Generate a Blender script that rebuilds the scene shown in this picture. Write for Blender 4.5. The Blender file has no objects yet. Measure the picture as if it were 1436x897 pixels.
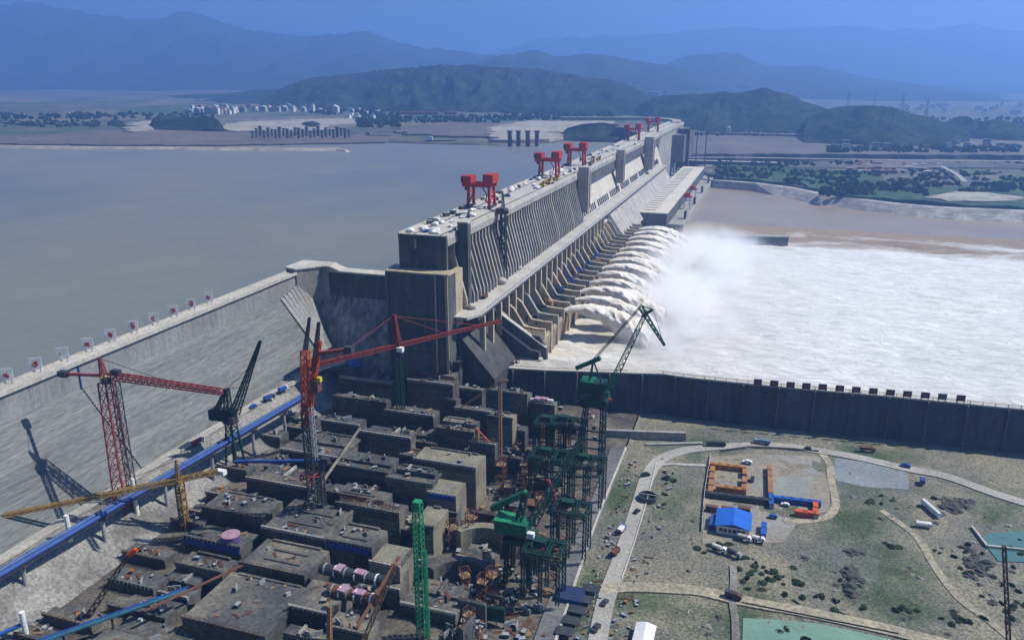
import bpy, math, random
from mathutils import Vector, noise
random.seed(11)
SC = bpy.context.scene
COL = SC.collection
H = 290.0                      # camera height above datum (metres, real elevations: crest 185, tailwater 68)
FX, CX, CY, HY, VX = 1100.0, 718.0, 448.5, 108.0, 1090.0
TH = math.atan((CY-HY)/FX)
YAW = math.atan((VX-CX)/math.hypot(FX, CY-HY))
F = Vector((-math.sin(YAW)*math.cos(TH), math.cos(YAW)*math.cos(TH), -math.sin(TH)))
R = Vector((math.cos(YAW), math.sin(YAW), 0))
U = R.cross(F)
def ray(px, py): return F + R*((px-CX)/FX) + U*((CY-py)/FX)
def G(px, py, z):              # survey point: where the sight line meets elevation z
    d = ray(px, py); t = (z-H)/d.z
    return Vector((d.x*t, d.y*t, z))
def PY(px, py, Y):             # where it meets the vertical plane at distance Y
    d = ray(px, py); t = Y/d.y
    return Vector((d.x*t, Y, H+d.z*t))
def ZV(x, y, py):              # elevation on the vertical through (x, y)
    lo, hi = 0., 400.
    for _ in range(40):
        m = (lo+hi)/2; v = Vector((x, y, m-H)); q = CY-FX*v.dot(U)/v.dot(F)
        if q > py: lo = m
        else: hi = m
    return lo

# ---------------------------------------------------------------- materials
MATS = {}
def mat(name, c1, c2=None, scale=.05, rough=.85, bump=0., fine=.25, fscale=None, stretch=(1,1,1), streak=0., sscale=(1,1,.06),
        spec=.3, metal=0., detail=6., c3=None, s3=.01, lo=.35, hi=.65):
    if name in MATS: return MATS[name]
    m = bpy.data.materials.new(name); m.use_nodes = True; nt = m.node_tree; N = nt.nodes; L = nt.links
    b = N['Principled BSDF']; b.inputs['Roughness'].default_value = rough; b.inputs['Metallic'].default_value = metal
    b.inputs['Specular IOR Level'].default_value = spec
    geo = N.new('ShaderNodeNewGeometry')
    def nz(sc, st=(1,1,1), det=6.):
        mp = N.new('ShaderNodeMapping'); mp.inputs['Scale'].default_value = st
        L.new(geo.outputs['Position'], mp.inputs['Vector'])
        n = N.new('ShaderNodeTexNoise'); n.inputs['Scale'].default_value = sc; n.inputs['Detail'].default_value = det
        n.inputs['Roughness'].default_value = .62
        L.new(mp.outputs[0], n.inputs['Vector']); return n.outputs[0]
    def rng(s, a, b_, c, d):
        r = N.new('ShaderNodeMapRange'); r.inputs[1].default_value = a; r.inputs[2].default_value = b_
        r.inputs[3].default_value = c; r.inputs[4].default_value = d; L.new(s, r.inputs[0]); return r.outputs[0]
    def mix(f, a, bb, mode='MIX'):
        x = N.new('ShaderNodeMix'); x.data_type = 'RGBA'; x.blend_type = mode
        if hasattr(f, 'links'): L.new(f, x.inputs[0])
        else: x.inputs[0].default_value = f
        for i, v in ((6, a), (7, bb)):
            if hasattr(v, 'links'): L.new(v, x.inputs[i])
            else: x.inputs[i].default_value = (*v, 1)
        return x.outputs[2]
    c2 = c2 or tuple(v*.7 for v in c1)
    base = mix(rng(nz(scale, stretch, detail), lo, hi, 0, 1), c1, c2)
    if c3: base = mix(rng(nz(s3, (1,1,1), 4.), .47, .66, 0, 1), base, c3)
    fs = fscale or scale*9
    f = rng(nz(fs, stretch, 3.), .3, .7, 1-fine, 1+fine*.6)
    base = mix(1., base, f, 'MULTIPLY')
    if streak: base = mix(1., base, rng(nz(1., sscale, 4.), .4, .7, 1, 1-streak), 'MULTIPLY')
    L.new(base, b.inputs['Base Color'])
    if bump:
        bp = N.new('ShaderNodeBump'); bp.inputs['Strength'].default_value = .6; bp.inputs['Distance'].default_value = bump
        L.new(nz(fs*.7, stretch, 5.), bp.inputs['Height']); L.new(bp.outputs[0], b.inputs['Normal'])
    MATS[name] = m; return m
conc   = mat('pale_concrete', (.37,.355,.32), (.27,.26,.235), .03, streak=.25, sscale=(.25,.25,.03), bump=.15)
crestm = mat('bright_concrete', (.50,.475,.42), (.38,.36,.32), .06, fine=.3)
concd  = mat('streaked_shade_concrete', (.125,.13,.13), (.075,.08,.083), .04, streak=.45, sscale=(.3,.3,.03), bump=.2)  # streaked concrete, base colour darkened for walls that lie in shade
rccm   = mat('layered_concrete', (.195,.206,.196), (.125,.136,.132), .03, fine=.4, fscale=1.3, stretch=(.6,.12,1.4), streak=.33, sscale=(.07,.02,.75), bump=.3)
rccm2  = mat('rolled_concrete_band', (.29,.295,.285), (.22,.225,.22), .05, streak=.25, sscale=(.3,.3,.04))
pitc   = mat('pit_concrete', (.105,.105,.098), (.05,.053,.056), .07, fine=.5, fscale=.5, bump=.3, c3=(.19,.175,.135), s3=.03)  # tone darkened to carry the shadow of the pit
pitc2  = mat('fresh_yellow_concrete', (.25,.235,.17), (.15,.14,.11), .09, fine=.4)
pitdk  = mat('wet_formwork_concrete', (.12,.12,.115), (.07,.07,.07), .08, streak=.4, sscale=(.5,.5,.05))
tanc   = mat('warm_concrete', (.50,.42,.29), (.36,.30,.21), .05, streak=.3, sscale=(.3,.3,.04))
steel  = mat('dark_steel', (.05,.055,.06), (.03,.033,.037), .3, .5, spec=.5)
redp   = mat('red_paint', (.50,.035,.022), (.30,.025,.02), .3, .55, fine=.4)
redd   = mat('faded_red_paint', (.30,.06,.05), (.20,.04,.04), .2, .6)
rust   = mat('rusty_brown_steel', (.16,.07,.04), (.09,.045,.03), .2, .8)
orang  = mat('orange_paint', (.42,.18,.05), (.26,.11,.035), .1, .6, fine=.3)
orangr = mat('red_orange_paint', (.62,.10,.03), (.45,.08,.03), .1, .6)
greenp = mat('bright_green_paint', (.02,.30,.13), (.02,.17,.08), .5, .55, fine=.4)
greend = mat('dark_green_paint', (.012,.055,.04), (.008,.035,.028), .2, .5)
greenm = mat('crane_green_paint', (.012,.15,.08), (.01,.10,.055), .2, .5)
bluep  = mat('blue_paint', (.02,.10,.40), (.018,.07,.28), .1, .5, fine=.15)
blued  = mat('conveyor_blue_paint', (.03,.08,.30), (.025,.06,.22), .2, .5)
yelp   = mat('yellow_brown_paint', (.30,.20,.05), (.20,.13,.04), .2, .6)
yelb   = mat('bright_yellow_paint', (.75,.55,.05), (.6,.42,.04), .2, .5)
white  = mat('white_paint', (.80,.80,.78), (.62,.62,.60), .2, .5)
greyp  = mat('grey_paint', (.32,.33,.35), (.24,.25,.26), .2, .6)
glassm = mat('dark_glass', (.02,.03,.04), (.015,.02,.03), .5, .15, spec=.6)
rubber = mat('black_rubber', (.02,.02,.02), (.015,.015,.015), .5)
pink   = mat('pink_sheeting', (.42,.27,.34), (.26,.16,.22), .5, .6)
timber = mat('raw_timber', (.33,.22,.12), (.2,.13,.08), .4)
leafm  = mat('leaf_green', (.055,.095,.035), (.025,.05,.02), .3, fine=.5)
bark   = mat('bark', (.09,.065,.045), (.06,.045,.03), 1.)
brick  = mat('red_roof_tiles', (.36,.12,.09), (.25,.09,.07), .1)
soil   = mat('pit_soil', (.12,.105,.085), (.055,.052,.048), .07, fine=.6, fscale=.7, bump=.5, c3=(.15,.135,.105), s3=.04)

# ---------------------------------------------------------------- mesh builder
class MB:
    def __init__(s): s.v = []; s.f = []
    def add(s, vs, fs):
        o = len(s.v); s.v += [tuple(v) for v in vs]; s.f += [tuple(o+i for i in f) for f in fs]; return s
    def box(s, x0, x1, y0, y1, z0, z1):
        return s.add([(x0,y0,z0),(x1,y0,z0),(x1,y1,z0),(x0,y1,z0),(x0,y0,z1),(x1,y0,z1),(x1,y1,z1),(x0,y1,z1)],
                     [(0,3,2,1),(4,5,6,7),(0,1,5,4),(1,2,6,5),(2,3,7,6),(3,0,4,7)])
    def cbox(s, c, sx, sy, sz, rz=0.):       # c = centre of the base
        ca, sa = math.cos(rz), math.sin(rz); vs = []
        for z in (0, sz):
            for a, b in ((-1,-1),(1,-1),(1,1),(-1,1)):
                x, y = a*sx/2, b*sy/2; vs.append((c[0]+x*ca-y*sa, c[1]+x*sa+y*ca, c[2]+z))
        return s.add(vs, [(0,3,2,1),(4,5,6,7),(0,1,5,4),(1,2,6,5),(2,3,7,6),(3,0,4,7)])
    def beam(s, p, q, w, h=None):
        h = h or w; p = Vector(p); q = Vector(q); d = (q-p)
        if d.length < 1e-6: return s
        d.normalize(); up = Vector((0,0,1)) if abs(d.z) < .95 else Vector((1,0,0))
        a = d.cross(up).normalized()*(w/2); b = a.cross(d).normalized()*(h/2)
        vs = [p-a-b, p+a-b, p+a+b, p-a+b, q-a-b, q+a-b, q+a+b, q-a+b]
        return s.add(vs, [(0,3,2,1),(4,5,6,7),(0,1,5,4),(1,2,6,5),(2,3,7,6),(3,0,4,7)])
    def tube(s, p, q, r, n=10, r2=None):
        p = Vector(p); q = Vector(q); d = (q-p).normalized(); up = Vector((0,0,1)) if abs(d.z) < .95 else Vector((1,0,0))
        a = d.cross(up).normalized(); b = a.cross(d); r2 = r if r2 is None else r2
        vs = []
        for c, rr in ((p, r), (q, r2)):
            for i in range(n):
                t = 2*math.pi*i/n; vs.append(c+a*math.cos(t)*rr+b*math.sin(t)*rr)
        fs = [(i, (i+1)%n, n+(i+1)%n, n+i) for i in range(n)]+[tuple(range(n))[::-1], tuple(range(n, 2*n))]
        return s.add(vs, fs)
    def prism(s, prof, y0, y1, nseg=1):      # profile in (x, z), extruded along y
        n = len(prof); vs = []
        for k in range(nseg+1):
            y = y0+(y1-y0)*k/nseg; vs += [(x, y, z) for x, z in prof]
        fs = [(k*n+i, (k+1)*n+i, (k+1)*n+(i+1)%n, k*n+(i+1)%n) for k in range(nseg) for i in range(n)]
        fs += [tuple(range(n)), tuple(range(nseg*n, nseg*n+n))[::-1]]
        return s.add(vs, fs)
    def poly(s, pts, z0, z1):                # flat polygon in plan, extruded in height
        n = len(pts); vs = [(p[0],p[1],z0) for p in pts]+[(p[0],p[1],z1) for p in pts]
        return s.add(vs, [tuple(range(n))[::-1], tuple(range(n, 2*n))]+[(i,(i+1)%n,n+(i+1)%n,n+i) for i in range(n)])
    def lattice(s, p, q, w0, w1, n, t, tb=None, tri=False):
        p = Vector(p); q = Vector(q); d = (q-p).normalized(); up = Vector((0,0,1)) if abs(d.z) < .9 else Vector((0,1,0))
        a = d.cross(up).normalized(); b = a.cross(d).normalized(); tb = tb or t*.6
        cs = [(-1,-1),(1,-1),(1,1),(-1,1)] if not tri else [(-1,-1),(1,-1),(0,1)]
        pts = []
        for k in range(n+1):
            c = p.lerp(q, k/n); w = (w0+(w1-w0)*k/n)/2
            pts.append([c+a*x*w+b*y*w for x, y in cs])
        m = len(cs)
        for j in range(m): s.beam(pts[0][j], pts[n][j], t)
        for k in range(n):
            for j in range(m):
                j2 = (j+1)%m
                s.beam(pts[k][j], pts[k+1][j2] if k%2 else pts[k+1][j2], tb)
                s.beam(pts[k+1][j], pts[k+1][j2], tb)
        return s
    def blob(s, c, r, n=1, seed=0, amp=.3, sq=1.):
        t = (1+5**.5)/2; vs = [Vector(v).normalized() for v in [(-1,t,0),(1,t,0),(-1,-t,0),(1,-t,0),(0,-1,t),(0,1,t),(0,-1,-t),(0,1,-t),(t,0,-1),(t,0,1),(-t,0,-1),(-t,0,1)]]
        fs = [(0,11,5),(0,5,1),(0,1,7),(0,7,10),(0,10,11),(1,5,9),(5,11,4),(11,10,2),(10,7,6),(7,1,8),(3,9,4),(3,4,2),(3,2,6),(3,6,8),(3,8,9),(4,9,5),(2,4,11),(6,2,10),(8,6,7),(9,8,1)]
        for _ in range(n):
            cache = {}; nf = []
            def mid(a, b):
                k = (min(a,b), max(a,b))
                if k not in cache: vs.append((vs[a]+vs[b]).normalized()); cache[k] = len(vs)-1
                return cache[k]
            for a, b, c_ in fs:
                x, y, z = mid(a,b), mid(b,c_), mid(c_,a); nf += [(a,x,z),(b,y,x),(c_,z,y),(x,y,z)]
            fs = nf
        out = []
        for v in vs:
            k = 1+amp*noise.noise(v*1.7+Vector((seed*3.1, seed*1.7, seed))); out.append((c[0]+v.x*r*k, c[1]+v.y*r*k, c[2]+v.z*r*k*sq))
        return s.add(out, fs)
    def grid(s, pts, wrap=False):            # rows of points
        n = len(pts[0]); vs = [p for r_ in pts for p in r_]
        fs = []
        for i in range(len(pts)-1):
            for j in range(n if wrap else n-1):
                j2 = (j+1)%n; fs.append((i*n+j, i*n+j2, (i+1)*n+j2, (i+1)*n+j))
        return s.add(vs, fs)
    def build(s, name, material, parent=None, loc=None, smooth=False, fix=False):
        base = Vector(loc) if loc is not None else (Vector(parent['_o']) if parent is not None and '_o' in parent else Vector((0,0,0)))
        me = bpy.data.meshes.new(name)
        me.from_pydata([(v[0]-base.x, v[1]-base.y, v[2]-base.z) for v in s.v], [], s.f)
        if fix:
            import bmesh
            b = bmesh.new(); b.from_mesh(me); bmesh.ops.recalc_face_normals(b, faces=b.faces); b.to_mesh(me); b.free()
        me.materials.append(material)
        if smooth: me.polygons.foreach_set('use_smooth', [True]*len(me.polygons))
        me.update()
        o = bpy.data.objects.new(name, me); COL.objects.link(o)
        if parent is not None:
            o.parent = parent
            if loc is not None: o.location = base - Vector(parent['_o'])
        else: o.location = base
        o['_o'] = list(base)
        return o
def tag(o, label=None, cat=None, group=None, kind=None):
    if label: o['label'] = label
    if cat: o['category'] = cat
    if group: o['group'] = group
    if kind: o['kind'] = kind
    return o
def thing(name, label, cat, loc=(0,0,0), group=None, rz=0.):
    o = bpy.data.objects.new(name, None); COL.objects.link(o); o.location = loc; o.rotation_euler.z = rz
    o['_o'] = list(loc) if rz == 0. and tuple(loc) != (0,0,0) else [0.,0.,0.]
    o.empty_display_size = 1.
    return tag(o, label, cat, group)
def dup(root, loc, rz=0., label=None, sc=None):
    r = root.copy(); COL.objects.link(r); r.location = loc; r.rotation_euler.z = rz
    if sc: r.scale = (sc, sc, sc) if isinstance(sc, (int, float)) else sc
    if label: r['label'] = label
    for ch in list(root.children):
        c = ch.copy(); COL.objects.link(c); c.parent = r
        for g in list(ch.children):
            d = g.copy(); COL.objects.link(d); d.parent = c
    return r
def single(name, mb, material, label, cat, group=None, loc=None, smooth=False, fix=False):
    if loc is None:
        xs = [v[0] for v in mb.v]; ys = [v[1] for v in mb.v]; zs = [v[2] for v in mb.v]
        loc = ((min(xs)+max(xs))/2, (min(ys)+max(ys))/2, min(zs))
    return tag(mb.build(name, material, None, loc, smooth, fix), label, cat, group)
def struct(name, mb, material, smooth=False, fix=False):
    return tag(mb.build(name, material, None, None, smooth, fix), kind='structure')
def ribbon(pts, w, z, thick=.25):
    P = [Vector(p) for p in pts]; Lr = []; Rr = []
    for i, p in enumerate(P):
        d = (P[min(i+1,len(P)-1)]-P[max(i-1,0)]); d.z = 0; d.normalize(); n_ = Vector((-d.y, d.x, 0))
        ww = w[i] if isinstance(w, (list, tuple)) else w
        Lr.append(p+n_*ww/2); Rr.append(p-n_*ww/2)
    mb = MB(); n = len(P)
    mb.grid([[(a.x,a.y,z-thick),(a.x,a.y,z),(b.x,b.y,z),(b.x,b.y,z-thick)] for a, b in zip(Lr, Rr)])
    return mb
def smooth_path(pts, k=6):
    P = [Vector(p) for p in pts]; out = []
    for i in range(len(P)-1):
        p0 = P[max(i-1,0)]; p1 = P[i]; p2 = P[i+1]; p3 = P[min(i+2,len(P)-1)]
        for j in range(k):
            t = j/k; out.append(.5*((2*p1)+(p2-p0)*t+(2*p0-5*p1+4*p2-p3)*t*t+(3*p1-p0-3*p2+p3)*t**3))
    out.append(P[-1]); return out
def fbm(x, y, z=0., o=4): return noise.fractal(Vector((x, y, z)), .9, 2., o)

# ---------------------------------------------------------------- camera, light, air
cam = bpy.data.cameras.new('camera'); co = bpy.data.objects.new('camera', cam); COL.objects.link(co)
cam.sensor_width = 36; cam.lens = FX/1436*36; cam.clip_start = 1; cam.clip_end = 90000
co.location = (0, 0, H); co.rotation_euler = F.to_track_quat('-Z', 'Y').to_euler(); SC.camera = co
SUN_AZ, SUN_EL = math.radians(65), math.radians(50)     # azimuth from +Y towards +X
W = bpy.data.worlds.new('World'); SC.world = W; W.use_nodes = True
sk = W.node_tree.nodes.new('ShaderNodeTexSky'); sk.sky_type = 'NISHITA'; sk.sun_disc = False
sk.sun_elevation = SUN_EL; sk.sun_rotation = SUN_AZ; sk.altitude = 200; sk.air_density = 1.0; sk.dust_density = .1; sk.ozone_density = 6.
bg = W.node_tree.nodes['Background']; bg.inputs[1].default_value = .05
W.node_tree.links.new(sk.outputs[0], bg.inputs[0])
sl = bpy.data.lights.new('sun', 'SUN'); sl.energy = 5.; sl.angle = math.radians(.5); sl.color = (1., .95, .86)
so = bpy.data.objects.new('sun', sl); COL.objects.link(so)
so.rotation_euler = (-Vector((math.sin(SUN_AZ)*math.cos(SUN_EL), math.cos(SUN_AZ)*math.cos(SUN_EL), math.sin(SUN_EL)))).to_track_quat('-Z', 'Y').to_euler()
SC.view_settings.view_transform = 'Standard'; SC.view_settings.look = 'None'; SC.view_settings.exposure = .52; SC.view_settings.gamma = 1
SC.render.engine = 'CYCLES'; SC.cycles.max_bounces = 10; SC.cycles.diffuse_bounces = 2; SC.cycles.glossy_bounces = 2
SC.cycles.volume_bounces = 9; SC.cycles.transparent_max_bounces = 16; SC.cycles.volume_step_rate = 1.; SC.cycles.volume_max_steps = 64
SC.cycles.use_denoising = True

hm = bpy.data.materials.new('haze_air'); hm.use_nodes = True; nt = hm.node_tree; nt.nodes.clear()
out = nt.nodes.new('ShaderNodeOutputMaterial'); pv = nt.nodes.new('ShaderNodeVolumePrincipled')
pv.inputs['Color'].default_value = (.255, .495, 1., 1); pv.inputs['Density'].default_value = 1.35e-4; pv.inputs['Anisotropy'].default_value = .4
nt.links.new(pv.outputs[0], out.inputs['Volume'])
hz = MB().box(-26000, 26000, -900, 27000, 20, 1950).build('haze', hm, None); tag(hz, kind='stuff')
# ---------------------------------------------------------------- far land and hills
farm = mat('far_bank_soil', (.085,.09,.075), (.16,.145,.115), .0035, fine=.55, fscale=.03, c3=(.035,.085,.035), s3=.0022, lo=.42, hi=.58)
forest = mat('forest_slope', (.008,.017,.014), (.036,.050,.032), .009, rough=1, fine=.8, fscale=.05, spec=.05)
mountm = mat('mountain_slope', (.02,.04,.03), (.04,.055,.035), .0012, rough=1, fine=.5, spec=.05)
basem = mat('distant_plain', (.07,.10,.05), (.13,.13,.08), .001, rough=1, fine=.5, spec=.05)
struct('ground', MB().add([(-60000,-3000,30),(60000,-3000,30),(60000,70000,30),(-60000,70000,30)], [(0,1,2,3)]), basem)

shore = [(-1500,200,136),(-700,198,136),(-200,197,136),(0,197,136),(200,200,136),(490,200,136),(520,199,136),(620,202,136),(700,204,136),(800,200,136),(870,192,136),
         (935,185,136),(960,214,82),(990,247,82),(1060,252,82),(1150,267,82),(1240,279,82),(1330,287,82),(1436,292,80),(1700,312,80),(2100,330,80),(2900,380,80)]
def shore_at(px):
    for (a, b, c), (d, e, f_) in zip(shore, shore[1:]):
        if a <= px <= d:
            t = (px-a)/(d-a); return b+(e-b)*t, c+(f_-c)*t
cols = []
px = -1500
while px <= 2900:
    y, z = shore_at(px); p = G(px, y, z); row = [(p.x*.999, p.y*.999, 45.)]
    for k in range(60):
        s = 1.0*(16.**(k/59)); q = Vector((p.x*s, p.y*s, 0))
        zz = z+ (k>0)*1. + min(1,k/25)*18*(fbm(q.x/700, q.y/700)) + min(1,k/30)*12 if z > 100 else z+min(1,k/20)*24+min(1, k/22)*16*fbm(q.x/600, q.y/600)
        row.append((q.x, q.y, max(zz, z)))
    cols.append(row); px += 11
struct('far_bank', MB().grid(cols), farm, smooth=True, fix=True)

def ridge(name, sky, Yr, Yf, zb, m, amp=.12, step=7, rows=16, seed=0., back=1.5, kind='structure', fs=1.):
    """a hill range: crest line surveyed at distance Yr, foot at Yf"""
    P = []
    x = sky[0][0]; rowsl = []
    while x <= sky[-1][0]:
        for (a, b), (c, d) in zip(sky, sky[1:]):
            if a <= x <= c: y = b+(d-b)*(x-a)/(c-a); break
        dr = ray(x, y); wob = 1+.06*fbm(x/90., seed, 1)
        t = Yr*wob/dr.y; top = Vector((dr.x*t, Yr*wob, H+dr.z*t)); col = []
        edge = min(1, (x-sky[0][0])/20+.02, (sky[-1][0]-x)/20+.02)
        for k in range(rows+rows//2):
            u = k/(rows-1)
            if u <= 1:
                yy = Yf+(top.y-Yf)*u; prof = u**.85
            else: yy = top.y+(u-1)*(top.y-Yf)*back; prof = max(0, 1-(u-1)*2)
            X = top.x*yy/top.y; zt = zb+(top.z-zb)*prof
            w = math.sin(math.pi*min(u,1))**.7 if u < 1 else (0 if u == 1 else .6)
            zt += (top.z-zb)*amp*w*((noise.ridged_multi_fractal(Vector((X/(220*fs)+seed, yy/(420*fs), seed)), .8, 2., 6, .9, 2.)-1.1)+.5*fbm(X/(70*fs), yy/(120*fs), seed, 4))
            if u == 1: zt += (top.z-zb)*.055*fbm(X/(90*fs), seed, 3, 5)
            col.append((X, yy, max(zt, zb-25) if k else zb-30))
        rowsl.append(col); x += step
    o = MB().grid(rowsl).build(name, m, None, smooth=True, fix=True); tag(o, kind='structure'); return o
A = [(-400,60),(-250,30),(-150,22),(-60,16),(0,10),(27,1),(50,4),(80,11),(107,14),(134,21),(165,25),(200,27),(230,24),(250,17),(262,16),(284,21),(310,30),(334,40),(380,46),(428,52),(460,48),(500,45),(517,44),(533,50),(564,62),(600,67),(647,72),(697,79),(760,93),(830,104),(900,118),(940,130)]
ridge('mountain', A, 10500, 7200, 120, mountm, .15, seed=1., fs=3., rows=22)
ridge('mountain', [(600,112),(650,96),(694,78),(720,76),(741,71),(764,74),(778,79),(800,77),(828,75),(845,77),(865,80),(908,88),(940,92),(990,108),(1040,125)], 7600, 5600, 120, mountm, .15, seed=2., fs=2.)
ridge('mountain', [(880,118),(915,100),(950,82),(976,77),(1005,75),(1033,74),(1053,84),(1073,92),(1117,92),(1145,94),(1170,98),(1224,110),(1290,118),(1380,132),(1480,140)], 9500, 7200, 110, mountm, .15, seed=3., fs=2.5)
ridge('mountain', [(640,88),(700,72),(730,62),(760,55),(800,52),(850,52),(900,50),(950,45),(990,41),(1040,38),(1080,41),(1110,40),(1150,38),(1190,37),(1250,42),(1300,41),(1330,36),(1350,33),(1375,36),(1400,42),(1436,44),(1500,40),(1600,52),(1800,60),(2000,90)], 19000, 14000, 100, mountm, .12, seed=4., fs=5.)
ridge('mountain', [(1080,128),(1130,118),(1180,112),(1240,116),(1300,119),(1370,117),(1436,121),(1550,118),(1700,128)], 12500, 10500, 100, mountm, .12, seed=5., fs=3.)
ridge('hill', [(20,178),(45,168),(77,160),(134,150),(167,144),(200,139),(234,134),(284,132),(318,131),(368,126),(401,124),(440,126),(480,140),(520,155)], 5200, 4000, 130, forest, .2, step=5, seed=6.)
ridge('hill', [(365,142),(395,124),(418,114),(445,108),(480,105),(513,101),(547,97),(580,95),(620,91),(654,90),(687,94),(727,95),(768,99),(801,105),(831,110),(858,112),(881,120),(898,127),(925,140),(945,150)], 4400, 3200, 132, forest, .30, step=3, seed=7., rows=34)
ridge('hill', [(885,155),(905,140),(930,134),(973,132),(1006,130),(1033,129),(1056,127),(1070,122),(1090,129),(1116,137),(1136,145),(1160,152),(1190,158),(1215,168),(1235,178)], 3500, 2750, 100, forest, .28, step=3, seed=8., rows=28)
ridge('hill', [(1130,165),(1165,152),(1190,149),(1223,147),(1250,150),(1277,159),(1307,165),(1330,174),(1350,183),(1362,190)], 2950, 2450, 100, forest, .28, step=3, seed=9., rows=26)
ridge('hill', [(1325,172),(1345,163),(1358,163),(1372,172)], 3300, 3100, 105, forest, .2, step=2, seed=10.)
ridge('hill', [(1370,178),(1390,168),(1410,169),(1440,176),(1500,172),(1600,182)], 3100, 2900, 105, forest, .2, step=3, seed=11.)
ridge('hill', [(140,186),(150,172),(160,167),(172,170),(184,184)], 2150, 2050, 136, forest, .2, step=2, seed=12.)
ridge('hill', [(206,184),(214,166),(224,161),(240,163),(262,165),(290,163),(306,168),(316,182)], 2150, 1980, 136, forest, .25, step=2, seed=13.)
ridge('hill', [(400,184),(414,176),(428,171),(440,170),(450,174),(462,182)], 2350, 2150, 136, forest, .3, step=2, seed=14.)
ridge('hill', [(782,193),(795,180),(815,174),(845,172),(872,176),(884,188)], 2150, 1950, 137, forest, .2, step=2, seed=15.)

# banks of pale sand, embankments and far roads
sand = mat('pale_sand', (.36,.335,.27), (.25,.235,.20), .01, fine=.4, fscale=.05)
mud = mat('brown_flat', (.15,.135,.115), (.09,.085,.075), .006, fine=.4, fscale=.05)
paler = mat('pale_road_surface', (.40,.385,.345), (.29,.275,.245), .05, fine=.35, fscale=.6)
tanr = mat('tan_dirt_road', (.38,.335,.24), (.26,.235,.175), .06, fine=.5, fscale=.5)
asph = mat('worn_grey_road', (.17,.17,.17), (.12,.12,.12), .05, fine=.4, fscale=.5)
spit = [G(x, y, 139) for x, y in ((-500,208),(-100,203),(0,204),(100,206),(200,206),(300,207),(400,208),(470,208),(484,210))]
mb = MB(); rows = []
for i, p in enumerate(spit):
    w = 14+4*(i%2); n_ = Vector((-.3, 1, 0)); o = Vector((.55,-.85,0))
    rows.append([tuple(p+o*52-Vector((0,0,14))), tuple(p+o*8+Vector((0,0,random.uniform(-1,1)))), tuple(p+n_*w), tuple(p+n_*(w+40)-Vector((0,0,14)))])
e = spit[-1]+Vector((40,-10,-14)); rows.append([tuple(e)]*4)
struct('embankment', MB().grid(rows), sand, fix=True)
def flat(name, pts, z, m, kind='structure', base=None):
    P0 = [G(x, y, z) for x, y in pts]; P = []
    for i, a_ in enumerate(P0):
        c_ = P0[(i+1)%len(P0)]; L0 = (c_-a_).length; k_ = max(2, min(26, int(L0/22)))
        for j in range(k_):
            q_ = a_.lerp(c_, j/k_); w_ = 26*fbm(q_.x/70, q_.y/70, z, 4) if j else 0; q_.x += w_; q_.y += 1.6*w_; P.append(q_)
    mb = MB().poly([(p.x,p.y) for p in P], z-6 if base is None else base, z); return struct(name, mb, m, fix=True)
flat('brown_flat', [(-300,183),(60,178),(200,184),(420,184),(560,192),(540,199),(300,203),(-300,200)], 138.4, mud)
flat('sand_flat', [(308,180),(330,171),(420,167),(530,165),(534,172),(500,180),(400,184),(330,184)], 141, sand)
flat('sand_flat', [(180,172),(215,168),(232,166),(206,182),(186,184)], 141.5, sand)
flat('terrace', [(560,176),(640,172),(760,170),(870,172),(860,178),(780,182),(700,192),(600,190),(560,184)], 142, mud)
flat('sand_flat', [(680,180),(740,169),(860,170),(860,176),(800,179),(770,196),(700,196),(690,188)], 144, sand)
flat('terrace', [(950,190),(1040,186),(1120,190),(1300,196),(1436,200),(1500,216),(1436,218),(1200,216),(950,216)], 106, mud, base=70)
flat('terrace', [(970,180),(1040,177),(1170,181),(1330,190),(1300,196),(1120,189),(975,186)], 112, mat('excavated_slope',(.17,.14,.12),(.10,.085,.08),.01,streak=.4,sscale=(.05,.05,.3)), base=90)
struct('far_road', ribbon([G(x, y, 107) for x, y in ((900,219),(960,221),(1040,221),(1150,223),(1300,225),(1436,226),(1600,228))], 15, 107.6), paler)
struct('far_road', ribbon([G(x, y, 113) for x, y in ((968,181),(1000,179),(1050,178),(1110,176),(1170,177))], 16, 114), sand)
struct('far_road', ribbon([G(x, y, 84) for x, y in ((1318,240),(1330,246),(1343,254),(1352,263))], 9, 96), paler)
# crest road sweeping round on the left bank
struct('far_road', ribbon(smooth_path([(-224,1960,0),(-235,2090,0),(-280,2180,0),(-340,2215,0),(-420,2190,0),(-560,2170,0)]), 22, 185, 8), paler)
flat('terrace', [(870,176),(905,170),(925,170),(960,178),(960,190),(900,190)], 168, mud, base=110)
# plain behind the downstream bank
woodm = mat('plain_scrub', (.02,.06,.03), (.06,.10,.045), .01, rough=1, fine=.5, fscale=.05)
flat('scrub_plain', [(960,236),(1130,232),(1300,232),(1500,234),(1600,300),(1436,284),(1336,278),(1150,262),(1060,251),(990,246)], 106.4, woodm, base=75) if False else None
rb = MB(); tops = [G(x, y, 82.5) for x, y in ((984,250),(1005,253),(1060,257),(1105,263),(1150,272),(1200,279),(1240,284),(1290,289),(1336,292),(1390,294),(1436,296),(1700,318),(2100,340),(2900,390))]
rows = []
for i, p in enumerate(tops):
    d = (tops[min(i+1,len(tops)-1)]-tops[max(i-1,0)]); d.z = 0; d.normalize(); n_ = Vector((d.y, -d.x, 0))
    run = 4 if i < 3 else 26
    rows.append([tuple(p-n_*16-Vector((0,0,3))), tuple(p-n_*14), tuple(p+n_*2), tuple(p+n_*(2+run)-Vector((0,0,17)))])
struct('river_embankment', MB().grid(rows), mat('embankment_stone', (.50,.48,.42), (.33,.32,.29), .03, streak=.5, sscale=(.05,.05,.3)), fix=True)
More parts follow.
